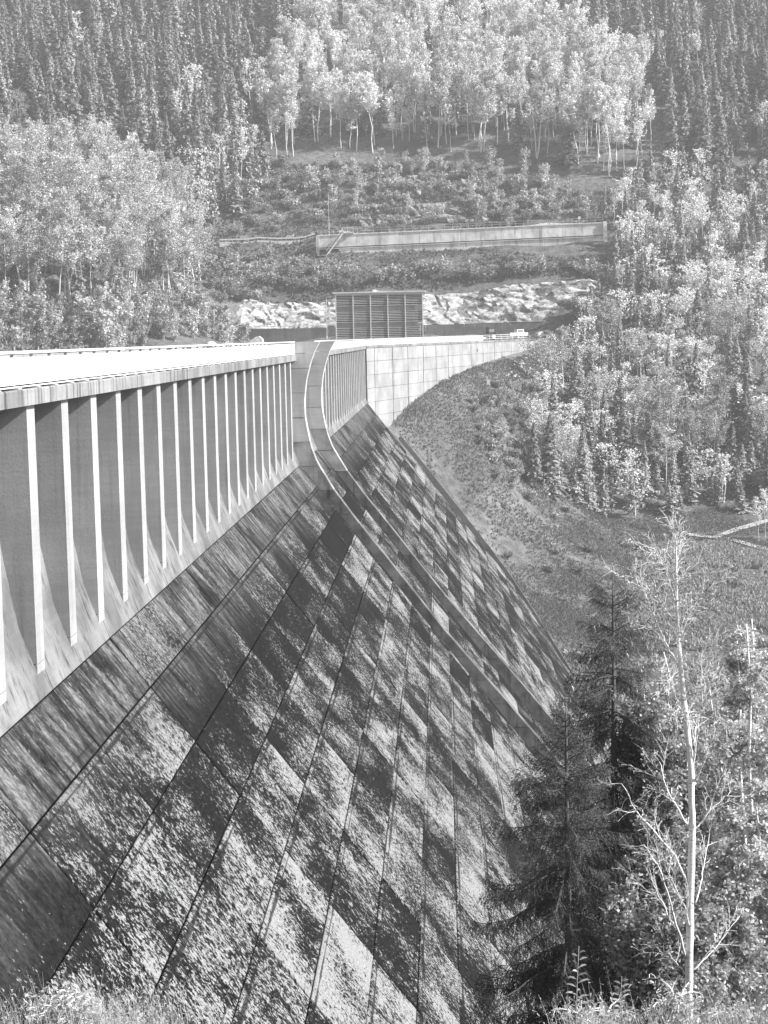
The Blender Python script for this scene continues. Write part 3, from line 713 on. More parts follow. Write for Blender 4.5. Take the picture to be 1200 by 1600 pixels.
def lamp(loc, h, label):
    e = tag(empty('street_lamp', loc), label, 'street lamp'); MB().tube([(0, 0, 0), (0, 0, h)], [.09, .06], 6).obj('pole', M['steel'], e)
    MB().box((-.35, -.2, h-.05), (.45, .2, h+.15)).obj('lamp_head', M['white'], e)
    MB().box((-.3, -.05, h*.62), (.3, .05, h*.62+.6)).obj('plate', M['steel'], e)
lamp(tuple(WP(46*G, -7.5, zc)), 4.6, 'slim street lamp standing on the wing road before the retaining wall')
def marker(x, y, h, label, post=.1):
    z = hgt(np.array([x]), np.array([y]))[0]; e = tag(empty('marker_post', (x, y, z-.2)), label, 'marker post')
    MB().box((-.07, -.07, 0), (.07, .07, h+.3)).obj('post', M['steel'], e); MB().prism([(-.38, h-.9), (.38, h-.9), (.3, h+.3), (-.42, h+.3)], -.1, .05).obj('plate', M['white'], e)
marker(10.6, 389, 1.5, 'white marker plate on the bank just below the wing wall')
marker(9.2, 342, 1.2, 'white marker plate low on the meadow beside the dam foot'); marker(11.0, 343.6, 1.0, 'smaller white marker just right of another low on the meadow')

# ------------------------------------------------------------------ vegetation
def in_poly(x, y, P):
    P = np.asarray(P, float); c = np.zeros(len(x), bool); j = len(P)-1
    for i in range(len(P)):
        xi, yi = P[i]; xj, yj = P[j]
        c ^= ((yi > y) != (yj > y)) & (x < (xj-xi)*(y-yi)/(yj-yi+1e-12)+xi); j = i
    return c
def scatter(P, sp, jit=.42, seed=0):
    r = np.random.default_rng(seed); P = np.asarray(P, float); a, b = P.min(0), P.max(0)
    X, Y = np.meshgrid(np.arange(a[0], b[0], sp), np.arange(a[1], b[1], sp)); X[::2] += sp/2
    X = X.ravel()+r.uniform(-jit, jit, X.size)*sp; Y = Y.ravel()+r.uniform(-jit, jit, Y.size)*sp
    k = in_poly(X, Y, P); return np.c_[X[k], Y[k]]
def quads(C, A, B):
    v = np.stack([C-A-B, C+A-B, C+A+B, C-A+B], 1).reshape(-1, 3); n = len(C)
    return v, np.arange(n*4).reshape(n, 4)
def unit(v): return v/(np.linalg.norm(v, axis=-1, keepdims=True)+1e-9)
def rand_quads(C, size, r, flat=.0, asp=.6):
    n = len(C); a = unit(r.normal(size=(n, 3))*np.array([1, 1, 1-flat])); b = unit(np.cross(a, r.normal(size=(n, 3))))
    s = np.broadcast_to(size, (n,))[:, None]*r.uniform(.7, 1.3, (n, 1)); return quads(C, a*s, b*s*asp)
def tube_arr(pts, rad, k=5):
    m = MB(); m.tube(pts, rad, k, cap=False); v = np.concatenate(m.v); return v, np.array(m.f)
def cat(parts):
    V, F, n = [], [], 0
    for v, f in parts: V.append(v); F.append(f+n); n += len(v)
    return np.concatenate(V), np.concatenate(F)

def spruce_arr(seed, H=20.0, R=2.7, bare=.12):
    r = np.random.default_rng(seed); C, A, B = [], [], []
    nb = 330
    t = np.sort(r.uniform(0, 1, nb)**.85); 
    for tt in t:
        z = H*(bare+(1-bare)*tt); L = R*(1-tt)**1.0*r.uniform(.62, 1.15)*(.8+.2*math.sin(tt*55))+.12; ph = r.uniform(0, 2*np.pi); d = np.array([math.cos(ph), math.sin(ph), 0]); sdv = np.array([-d[1], d[0], 0])
        droop = r.uniform(.25, .55)
        for k in range(4):
            u = (k+.6)/4; c = d*L*u+np.array([0, 0, z-droop*L*u**1.5+.1*L*u*u])
            C.append(c); A.append(d*L*.16+np.array([0, 0, -droop*L*.14])); B.append(sdv*(.10+.15*L*(1-u)+.04)*r.uniform(.7, 1.2)+np.array([0, 0, r.uniform(-.08, .08)]))
            for sgn in (-1, 1):
                c2 = c+sdv*sgn*(.10+.16*L*(1-u))+np.array([0, 0, -.16-.04*L]); C.append(c2); A.append((sdv*.10+d*sgn*.05)*(.6+.25*L)); B.append(np.array([0, 0, -.15-.045*L])+d*.07)
    return quads(np.array(C), np.array(A), np.array(B)), tube_arr([(0, 0, -1.2), (0, 0, H*.5), (0, 0, H)], [H*.011, H*.007, .02])
def birch_arr(seed, H=20.0, low=.38, wide=.15, n=1500, ls=.26, stems=1):
    r = np.random.default_rng(seed); C = []; wood = []
    for s in range(stems):
        lean = r.normal(0, .05, 2)+(r.normal(0, .07, 2) if stems > 1 else 0); hh = H*(1 if s == 0 else r.uniform(.75, .95))
        zz = np.linspace(0, 1, 7); wob = np.cumsum(r.normal(0, .012, (7, 2)), 0)*hh
        tr = np.c_[lean[0]*hh*zz+wob[:, 0]-wob[0, 0], lean[1]*hh*zz+wob[:, 1]-wob[0, 1], hh*zz]
        wood.append(tube_arr(tr+np.array([0, 0, -.6])*(zz[:, None] == 0), hh*.0075*(1-zz*.93)+.015))
        nb = 46//stems
        for b_ in range(nb):
            u = r.uniform(low, .99)**.9; base = np.array([np.interp(u, zz, tr[:, i]) for i in range(3)])
            prof = math.sin(math.pi*min(1, (u-low+.12)/(1.16-low)))**.7
            L = wide*hh*prof*r.uniform(.45, 1.15)+.3; ph = r.uniform(0, 2*np.pi); d = np.array([math.cos(ph), math.sin(ph), r.uniform(.25, .9)]); tip = base+d*L
            if b_ % 3 == 0: wood.append(tube_arr([base, base+d*L*.5, tip], [.035, .025, .008], 3))
            k = n//(46)
            q = base+d*L*(r.beta(2.2, 1.1, k)[:, None])+r.normal(size=(k, 3))*np.array([.16, .16, .22])*(.55+.4*L)
            q[:, 2] -= np.abs(r.normal(0, .28, k))*(.6+.3*L); C.append(q)
    C = np.concatenate(C); return rand_quads(C, ls, r), cat(wood)
def shrub_arr(seed, H=3.0, R=1.7, n=420, ls=.15):
    r = np.random.default_rng(seed); nb = 14; C = []; wood = []
    for k in range(nb):
        ph = r.uniform(0, 2*np.pi); q = R*math.sqrt(r.uniform(.02, 1)); top = np.array([q*math.cos(ph), q*math.sin(ph), H*r.uniform(.5, 1)*(1-.35*q/R)])
        wood.append(tube_arr([np.array([top[0]*.15, top[1]*.15, -.3]), top*np.array([.6, .6, .6]), top], [.05, .035, .012], 3))
        C.append(top*np.array([1, 1, 1])*(r.beta(3, 1.2, n//nb)[:, None]**.7)*np.array([1, 1, 1])+r.normal(size=(n//nb, 3))*np.array([.28, .28, .26]))
    C = np.concatenate(C); C[:, 2] = np.maximum(C[:, 2], .05); return rand_quads(C, ls, r), cat(wood)
def meshes(kind, arrs, leafm, barkm):
    return [(big_mesh(kind+'_crown', *a[0], [leafm]), big_mesh(kind+'_trunk', *a[1], [barkm], smooth=True), a) for a in arrs]
SPR = meshes('spruce', [spruce_arr(100+i, 20, r_, b_) for i, (r_, b_) in enumerate(((3.7, .08), (3.2, .14), (4.1, .05), (2.9, .10), (3.5, .18), (4.4, .03), (2.7, .07)))], M['needle'], M['spruce_bark'])
BIR = meshes('birch', [birch_arr(200+i, 20, lo, wi, 3300, .15, st) for i, (lo, wi, st) in enumerate(((.40, .17, 1), (.46, .19, 1), (.30, .21, 1), (.5, .17, 2), (.25, .22, 1), (.42, .22, 2), (.36, .15, 1), (.28, .24, 3)))], M['birch_leaf'], M['birch_bark'])
BRI = meshes('bright_birch', [birch_arr(260+i, 20, lo, wi, 2900, .15, st) for i, (lo, wi, st) in enumerate(((.45, .12, 1), (.52, .13, 1), (.40, .11, 1), (.5, .13, 2), (.36, .14, 1), (.55, .12, 1), (.42, .10, 2)))], M['bright_leaf'], M['birch_bark'])
YNG = meshes('young_birch', [birch_arr(300+i, 8, .1, .22, 900, .20, st) for i, st in enumerate((1, 2, 3, 2))], M['birch_leaf'], M['birch_bark'])
SHR = meshes('shrub', [shrub_arr(400+i, 3, r_, n_) for i, (r_, n_) in enumerate(((1.6, 420), (2.0, 460), (1.3, 380), (1.8, 420), (2.3, 520)))], M['bush_leaf'], M['spruce_bark'])
plants = {'spruce': [], 'birch': [], 'young_birch': [], 'shrub': []}
def plant(kind, lib, x, y, s, label, group, zoff=0, sxy=None):
    plants[kind].append((float(np.hypot(x, y))/s, lib, x, y, s, label, group, random.randrange(len(lib)), random.uniform(0, 6.28), zoff, sxy or (random.uniform(.9, 1.7) if kind == 'spruce' else random.uniform(.75, 1.4))))
def wood(P, sp, seed, mix, hs, hb, ls, lb, gs, gb, lib=None, fat=(.75, 1.45)):
    for x, y in scatter(P, sp, .5, seed):
        if random.random() < mix: plant('birch', lib or BIR, x, y, random.uniform(*hb)/20, lb if not callable(lb) else lb(x, y), gb, 0, random.uniform(*fat))
        else: plant('spruce', SPR, x, y, random.uniform(*hs)/20, ls if not callable(ls) else ls(x, y), gs, 0, random.uniform(1.0, 1.8)*(1.5 if hs[1] < 10 else 1))
gS1 = 'spruces on the upper left hillside'; lS1 = lambda x, y: 'dark spruce high in the dense wood at the top left' if y > 640 else 'dark spruce lower in the upper left wood behind the birches'
gS2 = 'spruces on the upper right hillside'; lS2 = lambda x, y: 'dark spruce high in the dense wood at the top right' if y > 650 else 'dark spruce lower on the right hillside above the leafy birches'
gB1 = 'birches in the left hillside wood'; lB1 = lambda x, y: 'tall slim birch at the front of the left hillside wood' if y < 462 else ('slim birch deep in the left hillside wood' if y < 545 else 'lone pale birch among the spruces on the left hillside')
gB2 = 'birches on the central hillside'; lB2 = lambda x, y: ('pale-stemmed birch at the left end of the central sunlit stand' if x < -25 else 'pale-stemmed birch at the right end of the central sunlit stand' if x > 35 else 'pale-stemmed birch in the middle of the central sunlit stand')+(' on its front edge' if y < 615 else ' towards its back')
gB3 = 'birches at the top of the central slope'; lB3 = 'bright birch in the highest stand at the top of the hillside'
gB4 = 'birches on the right hillside'; lB4 = 'leafy birch on the right hillside beyond the end of the wing wall'
gB5 = 'birches in the valley wood on the right'; lB5 = 'pale-stemmed birch in the mixed valley wood below the wing wall'
gS5 = 'spruces in the valley wood on the right'; lS5 = 'dark spruce in the mixed valley wood below the wing wall'
wood([(-200, 530), (-128, 508), (-82, 556), (-63, 600), (-60, 640), (-50, 770), (-215, 770)], 7.5, 1, .05, (12, 28), (12, 20), lS1, lB1, gS1, gB1)
wood([(-122, 426), (-88, 440), (-69, 470), (-70, 508), (-80, 552), (-128, 504), (-155, 470), (-150, 428)], 5.3, 2, .86, (12, 18), (15, 23), lS1, lB1, gS1, gB1)
wood([(-64, 588), (-40, 602), (3, 596), (35, 588), (63, 572), (76, 600), (70, 655), (40, 684), (-10, 684), (-46, 700), (-60, 650)], 5.4, 3, .9, (12, 22), (12, 28), lS1, lB2, gS1, gB2, BRI)
wood([(-78, 546), (-62, 562), (-58, 585), (-66, 600), (-84, 552)], 5.0, 22, .35, (12, 19), (12, 18), lS1, lB1, gS1, gB1)
wood([(-48, 706), (-12, 696), (32, 694), (46, 770), (-48, 770)], 6.4, 4, .75, (15, 24), (16, 24), lS2, lB3, gS2, gB3, BRI)
wood([(76, 572), (110, 562), (190, 580), (205, 770), (48, 770), (47, 702), (74, 655), (80, 602)], 7.5, 5, .07, (12, 28), (13, 20), lS2, lB4, gS2, gB4)
wood([(52, 506), (80, 480), (130, 474), (190, 478), (190, 578), (110, 560), (68, 570), (52, 548)], 6.2, 6, .38, (10, 18), (10, 17), lS2, lB4, gS2, gB4)
wood([(18.5, 360), (30, 380), (52, 393), (66, 395), (100, 404), (150, 412), (185, 474), (120, 470), (80, 480), (52, 504), (40, 480), (33, 452), (26, 424), (20.5, 392)], 5.0, 7, .42, (9, 17), (9, 16), lS5, lB5, gS5, gB5, None, (1.15, 1.7))
wood([(21, 362), (34, 382), (52, 391), (66, 393), (100, 402), (150, 412), (170, 440), (120, 440), (60, 425), (40, 425), (27, 405)], 5.6, 27, .0, (4, 8.5), (9, 16), 'small dense spruce low at the foot of the valley wood', lB5, 'small spruces at the foot of the valley wood', gB5, None, (1.2, 1.7))
for x, y, h in ((69, 374, 10), (71, 377, 11), (74, 375, 9)): plant('birch', BRI, x, y, h/20, 'bright young birch standing alone beside the fork of the path', 'birches beside the path fork')
for x, y in scatter([(-116, 402), (-78, 416), (-55, 462), (-55, 480), (-68, 484), (-88, 440), (-120, 428)], 5.2, .45, 8):
    plant('young_birch', YNG, x, y, random.uniform(.6, 1.25), 'bushy young birch behind the crest barrier '+('near the left edge' if x < -92 else 'below the left hillside wood' if x < -72 else 'beside the dark retaining wall'), 'young birches along the left shore')
for x, y in scatter([(-60, 575), (-20, 560), (48, 545), (62, 560), (30, 584), (-40, 594)], 7.0, .45, 9):
    if not (-26 < x < 14 and y < 578 and random.random() < .4): plant('young_birch', YNG, x, y, random.uniform(.5, 1.1), 'small young birch on the bare slope above the concrete structure', 'young trees on the bare slope')
for x, y in scatter([(52, 508), (60, 530), (60, 548), (78, 560), (110, 556), (90, 500)], 6, .45, 19):
    plant('young_birch', YNG, x, y, random.uniform(.8, 1.4), 'bushy birch on the slope right of the concrete structure', 'bushy birches right of the structure')
for x, y in scatter([(-74, 492), (-50, 510), (-20, 511), (22, 511), (50, 508), (52, 516), (20, 519), (-20, 521), (-42, 524), (-44, 531), (-74, 531)], 3.5, .45, 10):
    plant('shrub', SHR, x, y, random.choice((.5, .7, .9, 1.2, 1.6, 1.9))*random.uniform(.85, 1.15), 'leafy shrub on the scrub slope '+('left of the louvred building' if x < -30 else 'above the louvred building' if x < -4 else 'right of the louvred building'), 'shrubs below the concrete structure')
for x, y in scatter([(-66, 549), (-20, 550), (48, 551), (62, 562), (0, 590), (-60, 592)], 5.0, .45, 11):
    plant('shrub', SHR, x, y, random.uniform(.6, 1.7), 'low shrub on the bare slope above the concrete structure', 'shrubs above the concrete structure')
for x, y in scatter([(8, 348), (22, 364), (28, 412), (20, 414), (6, 372)], 3.3, .45, 12):
    plant('shrub', SHR, x, y, random.uniform(.5, 1.35), 'shrub on the meadow between the wing wall and the valley wood', 'shrubs on the meadow')
for x, y in scatter([(-60, 493), (46, 493), (46, 507), (-60, 507)], 5.2, .5, 44):
    plant('shrub', SHR, x, y, random.uniform(.3, .8), 'small shrub rooted in the pale rock cut', 'shrubs in the rock cut')
for x, y in scatter([(29, 432), (38, 430), (50, 486), (36, 494), (31, 466)], 3.4, .5, 46):
    plant('shrub', SHR, x, y, random.uniform(.7, 1.6), 'bushy shrub just beyond the far end of the wing wall', 'shrubs beyond the wing wall')
for x, y in scatter([(10, 345), (20, 335), (24, 310), (45, 330), (50, 370), (32, 378), (20, 360)], 6.5, .5, 47):
    plant('shrub', SHR, x, y, random.uniform(.35, .9), 'low bush scattered on the meadow below the valley wood', 'low bushes on the lower meadow')
for x, y, s, l in ((12.3, 334, .55, 'round dark bush on the meadow above the dam foot'), (17.5, 326, .5, 'flat dark bush lowest on the meadow'), (22.5, 326, .45, 'small dark bush right of the flat one on the meadow')):
    plants['shrub'].append((1, SHR, x, y, s, l, None, 1, 0, 0, 1.1))
def put(kind, rec):
    d, lib, x, y, s, label, group, k, rz, zo, sxy = rec
    cr, tr, _ = lib[k]; nm = kind if kind != 'birch' else 'birch_tree'; nm = 'spruce_tree' if kind == 'spruce' else nm
    e = empty(nm, (x, y, float(hgt(np.array([x]), np.array([y]))[0])-.15+zo), rz); e.scale = (s*sxy, s*sxy, s); tag(e, label, {'shrub': 'shrub'}.get(kind, 'tree'), group)
    link('crown' if kind != 'shrub' else 'foliage', cr, e); link('trunk' if kind != 'shrub' else 'stems', tr, e)
LOD = {'far_spruce_wood': 560, 'far_birch_wood': 640, 'far_shrub': 130, 'far_young_birch': 400}; LODR = np.random.default_rng(4)
def merged(name, recs):
    for part, mi in (('crown', 0), ('trunk', 1)):
        V, F, n = [], [], 0
        for d, lib, x, y, s, label, group, k, rz, zo, sxy in recs:
            v, f = lib[k][2][mi]; c_ , q4 = 0, v.reshape(-1, 4, 3) if mi == 0 else None
            if mi == 0:                                           # coarser crowns for the trees that show smallest
                keep = LODR.permutation(len(q4))[:LOD[name]]; ctr = q4[keep].mean(1, keepdims=True)
                v = (ctr+(q4[keep]-ctr)*.66*math.sqrt(len(q4)/len(keep))).reshape(-1, 3); f = np.arange(len(v)).reshape(-1, 4)
            else: f = f[:30]; v = v[:f.max()+1]
            c_, s_ = math.cos(rz), math.sin(rz)
            q = np.stack([(v[:, 0]*c_-v[:, 1]*s_)*s*sxy+x, (v[:, 0]*s_+v[:, 1]*c_)*s*sxy+y, v[:, 2]*s+hgt(np.array([x]), np.array([y]))[0]-.15], -1)
            V.append(q); F.append(f+n); n += len(v)
        if part == 'crown': CV, CFa = np.concatenate(V), np.concatenate(F)
        else: TV, TF = np.concatenate(V), np.concatenate(F)
    lm, bm = recs[0][1][0][0].materials[0], recs[0][1][0][1].materials[0]
    me = big_mesh(name, np.concatenate([CV, TV]), np.concatenate([CFa, TF+len(CV)]), [lm, bm], np.r_[np.zeros(len(CFa)), np.ones(len(TF))])
    return tag(link(name, me), kind='stuff')
def visible(rec):
    x, y = rec[2], rec[3]; z = hgt(np.array([x]), np.array([y]))[0]
    X, Y, _ = px((x, y, z)); X2, Y2, _ = px((x, y, z+22*rec[4])); return -40 < X < 1240 and Y > -10
for kind, L in plants.items():
    L = [q for q in L if visible(q)]; L.sort(key=lambda q: q[0]); CAP = 298
    for q in L[:CAP]: put(kind, q)
    if len(L) > CAP: merged({'spruce': 'far_spruce_wood', 'birch': 'far_birch_wood'}.get(kind, 'far_'+kind), L[CAP:])
    print(kind, len(L))

# rubble below the end of the wing wall
rr = np.random.default_rng(77); RV, RF, rn = [], [], 0
ico = np.array([(0,0,1),(.9,0,.45),(.28,.85,.45),(-.72,.53,.45),(-.72,-.53,.45),(.28,-.85,.45),(.72,.53,-.45),(-.28,.85,-.45),(-.9,0,-.45),(-.28,-.85,-.45),(.72,-.53,-.45),(0,0,-1)])
icf = np.array([(0,1,2),(0,2,3),(0,3,4),(0,4,5),(0,5,1),(1,6,2),(2,7,3),(3,8,4),(4,9,5),(5,10,1),(6,7,2),(7,8,3),(8,9,4),(9,10,5),(10,6,1),(11,7,6),(11,8,7),(11,9,8),(11,10,9),(11,6,10)])
for x, y in scatter([(14, 404), (22, 408), (31, 452), (26, 452)], 1.1, .5, 5):
    s_ = rr.uniform(.15, .55); v = ico*rr.uniform(.6, 1.3, (12, 3))*s_*np.array([1.2, 1, .7])+np.array([x, y, hgt(np.array([x]), np.array([y]))[0]+.1]); RV.append(v); RF.append(icf+rn); rn += 12
tag(link('rubble', big_mesh('rubble', np.concatenate(RV), np.concatenate(RF), [M['rock']])), kind='stuff')

# low ground cover
def cover(name, P, sp, h, mat, seed, blades=5, wdt=.3):
    r = np.random.default_rng(seed); Q = scatter(P, sp, .5, seed); Q = Q[vnoise(Q[:, 0], Q[:, 1], 7, seed+50)*.6+vnoise(Q[:, 0], Q[:, 1], 2.5, seed+51)*.4 > r.uniform(.22, .5, len(Q))]; z = hgt(Q[:, 0], Q[:, 1]); n = len(Q)
    ctr = np.c_[Q, z]; ctr = np.repeat(ctr, blades, 0)+r.normal(size=(n*blades, 3))*np.array([sp*.4, sp*.4, 0]); n *= blades
    hh = h*r.uniform(.4, 1.2, (n, 1))*(.5+vnoise(ctr[:, 0], ctr[:, 1], 5, seed)[:, None]); up = unit(np.c_[r.normal(0, .55, (n, 2)), np.ones(n)])*hh/2
    side = unit(np.cross(up, r.normal(size=(n, 3))))*wdt*r.uniform(.5, 1.3, (n, 1))
    v, f = quads(ctr+up, side, up); return tag(link(name, big_mesh(name, v, f, [mat])), kind='stuff')
cover('meadow_grass', [(-10, 336), (-3, 333), (4, 331), (10, 326), (14, 316), (17, 303), (22, 288), (30, 285), (60, 330), (52, 380), (34, 388), (22, 366), (28, 410), (30, 455), (18, 425), (8, 396), (0, 370), (-6, 352)], .55, .5, M['grass'], 31, 5, .075)
cover('undergrowth', [(36, 300), (120, 300), (125, 362), (95, 358), (72, 362), (60, 372), (50, 372), (40, 350), (32, 320)], .62, 1.3, M['field_leaf'], 32, 9, .11)
cover('slope_grass', [(-72, 505), (22, 511), (52, 508), (54, 520), (-20, 540), (-72, 550)], 1.0, .7, M['grass'], 33, 4, .25)
cover('slope_grass', [(-74, 540), (-20, 539), (50, 540), (66, 560), (0, 592), (-68, 592)], 1.1, .7, M['grass'], 34, 4, .28)
cover('bank_undergrowth', [(20, 60), (60, 60), (100, 300), (22, 296), (24, 250), (30, 170)], 1.7, 1.2, M['bush_leaf'], 35, 7, .15)
cover('meadow_grass', [(34, 386), (52, 378), (75, 364), (130, 360), (150, 402), (66, 397)], .6, .4, M['grass'], 38, 5, .08)
cover('shore_undergrowth', [(-118, 400), (-80, 418), (-58, 470), (-60, 492), (-76, 500), (-92, 446), (-130, 440)], .8, 1.2, M['bush_leaf'], 36, 5, .22)
cover('near_undergrowth', [(0, 21), (12, 21), (22, 60), (1, 60)], .32, .7, M['near_leaf'], 37, 6, .035)
# ------------------------------------------------------------------ plants on the near bank
def tube_m(name, pts, rad, mat, parent, k=7): return MB().tube(pts, rad, k).obj(name, mat, parent, True)
TR=[ (3.545,25.000,-11.048,0.0715),(3.556,25.000,-10.443,0.0665),(3.578,25.000,-9.441,0.0607),(3.600,25.000,-8.446,0.0557),(3.631,25.000,-7.460,0.0500),(3.614,25.000,-6.481,0.0457),(3.540,25.000,-5.800,0.0486),(3.476,25.000,-5.122,0.0386),(3.430,25.000,-4.544,0.0314),(3.404,25.000,-3.873,0.0229),(3.406,25.000,-3.396,0.0157),(3.397,25.000,-3.111,0.0107),(3.370,25.000,-2.883,0.0057) ]
BR=[
 ([(3.535,25.000,-9.440),(3.277,24.669,-8.528),(3.049,24.337,-7.785),(2.780,24.006,-7.345)],0.0218),
 ([(3.562,25.000,-8.248),(3.327,24.842,-7.728),(2.954,24.684,-7.286),(2.680,24.526,-6.900),(2.525,24.368,-6.543)],0.0218),
 ([(3.597,25.000,-7.460),(3.447,25.181,-7.166),(3.328,25.362,-6.992),(3.265,25.542,-6.716),(3.240,25.723,-6.563)],0.0185),
 ([(3.529,25.000,-6.212),(3.364,25.066,-5.812),(3.256,25.131,-5.388),(3.180,25.197,-4.963)],0.0175),
 ([(3.498,25.000,-5.702),(3.338,24.513,-5.353),(3.204,24.026,-4.920)],0.0120),
 ([(3.439,25.000,-4.928),(3.281,24.947,-4.676),(3.144,24.893,-4.377),(2.999,24.840,-4.008)],0.0164),
 ([(3.416,25.000,-4.472),(3.289,24.987,-4.156),(3.147,24.975,-3.937),(2.865,24.962,-3.725),(2.657,24.950,-3.615)],0.0142),
 ([(3.408,25.000,-4.064),(3.303,24.728,-3.735),(3.175,24.456,-3.413),(2.960,24.183,-3.059)],0.0120),
 ([(3.395,25.000,-3.730),(3.463,25.281,-3.387),(3.560,25.563,-3.086)],0.0087),
 ([(3.652,25.000,-6.701),(3.757,24.691,-6.307),(3.840,24.382,-5.851),(3.828,24.073,-5.357)],0.0164),
 ([(3.643,25.000,-6.482),(3.688,24.913,-5.975),(3.742,24.826,-5.474),(3.743,24.739,-4.930)],0.0142),
 ([(3.521,25.000,-5.799),(3.666,25.013,-5.369),(3.716,25.027,-5.034),(3.799,25.040,-4.749)],0.0142),
 ([(3.440,25.000,-4.592),(3.541,24.945,-4.248),(3.651,24.889,-3.979),(3.783,24.834,-3.844)],0.0120),
 ([(3.683,25.000,-7.412),(3.914,25.104,-7.150),(4.218,25.208,-6.911)],0.0120),
 ([(3.655,25.000,-9.591),(3.988,25.285,-9.400),(4.327,25.571,-9.102)],0.0120),
 ([(3.681,25.000,-8.546),(3.885,25.548,-8.128),(4.068,26.095,-7.739)],0.0120),
 ([(3.608,25.000,-9.042),(3.489,24.827,-8.535),(3.277,24.655,-8.083),(3.162,24.482,-7.687)],0.0131),
 ([(3.558,25.000,-9.690),(3.294,25.178,-9.405),(3.075,25.357,-9.217)],0.0098),
 ([(3.536,25.000,-9.091),(3.294,25.157,-8.846),(3.146,25.314,-8.498),(2.972,25.471,-8.145)],0.0164),
]

e = empty('birch_tree', TR[0][:3]); tag(e, 'slender almost leafless birch with a white trunk in front of the leafy trees', 'tree')
b0 = np.array(TR[0][:3]); r = np.random.default_rng(5)
tp = np.array([q[:3] for q in TR])-b0; trad = np.array([q[3] for q in TR])
tt = np.linspace(0, len(tp)-1, 60); P = np.stack([np.interp(tt, np.arange(len(tp)), tp[:, i]) for i in range(3)], -1)
P[1:, :2] += r.normal(0, .004, (59, 2)); P = np.vstack([P[0]-np.array([0, 0, 1.6]), P]); RR = np.r_[.1, np.interp(tt, np.arange(len(tp)), trad)*(1+r.normal(0, .03, 60))]
tube_m('trunk', P, RR, M['near_bark'], e, 12)
tw, LC = MB(), []
def twig(p, d, L, rad, depth):
    k = 6; d = unit(d); pts = [p]; rad = max(rad, .0022)
    for i in range(k):
        d = unit(d+r.normal(0, .10, 3)+np.array([0, 0, .03 if depth < 2 else -.05])); pts.append(pts[-1]+d*L/k)
    tw.tube(pts, np.linspace(rad, .0022, k+1), 4, cap=False)
    if depth < 2:
        for i in range(1, k):
            for _ in range(2 if depth == 0 else 2):
                if r.random() < .75:
                    q = unit(r.normal(size=3)); twig(pts[i]+(pts[i+1]-pts[i])*r.random(), unit(pts[i+1]-pts[i])+q*.75, L*r.uniform(.3, .6), rad*.5, depth+1)
    elif r.random() < .55:
        for i in range(2, k+1): LC.append(pts[i]+r.normal(0, .02, 3))
for pts, w_ in BR:
    q = np.array(pts)-b0; t2 = np.linspace(0, len(q)-1, 14); Q = np.stack([np.interp(t2, np.arange(len(q)), q[:, i]) for i in range(3)], -1)
    Q[1:] += r.normal(0, .008, (13, 3)); tube_m('branch', Q, np.linspace(w_, w_*.3, 14), M['near_bark'], e, 6)
    for i in range(3, 14):
        if r.random() < (.7 if Q[i][2] < 4.6 else .95):
            dd = Q[i]-Q[i-1]; twig(Q[i], unit(dd)+r.normal(0, .45, 3), r.uniform(.22, .6), .005, 1)
for i in range(38, 60): twig(P[i], np.array([r.normal(0, .5), r.normal(0, .5), .9]), r.uniform(.2, .55), .005, 1)
tw.obj('twig', M['near_bark'], e)['kind'] = 'stuff'
LC = np.array(LC); v, f = rand_quads(LC, .016, r); link('foliage', big_mesh('foliage', v, f, [M['near_leaf']]), e)

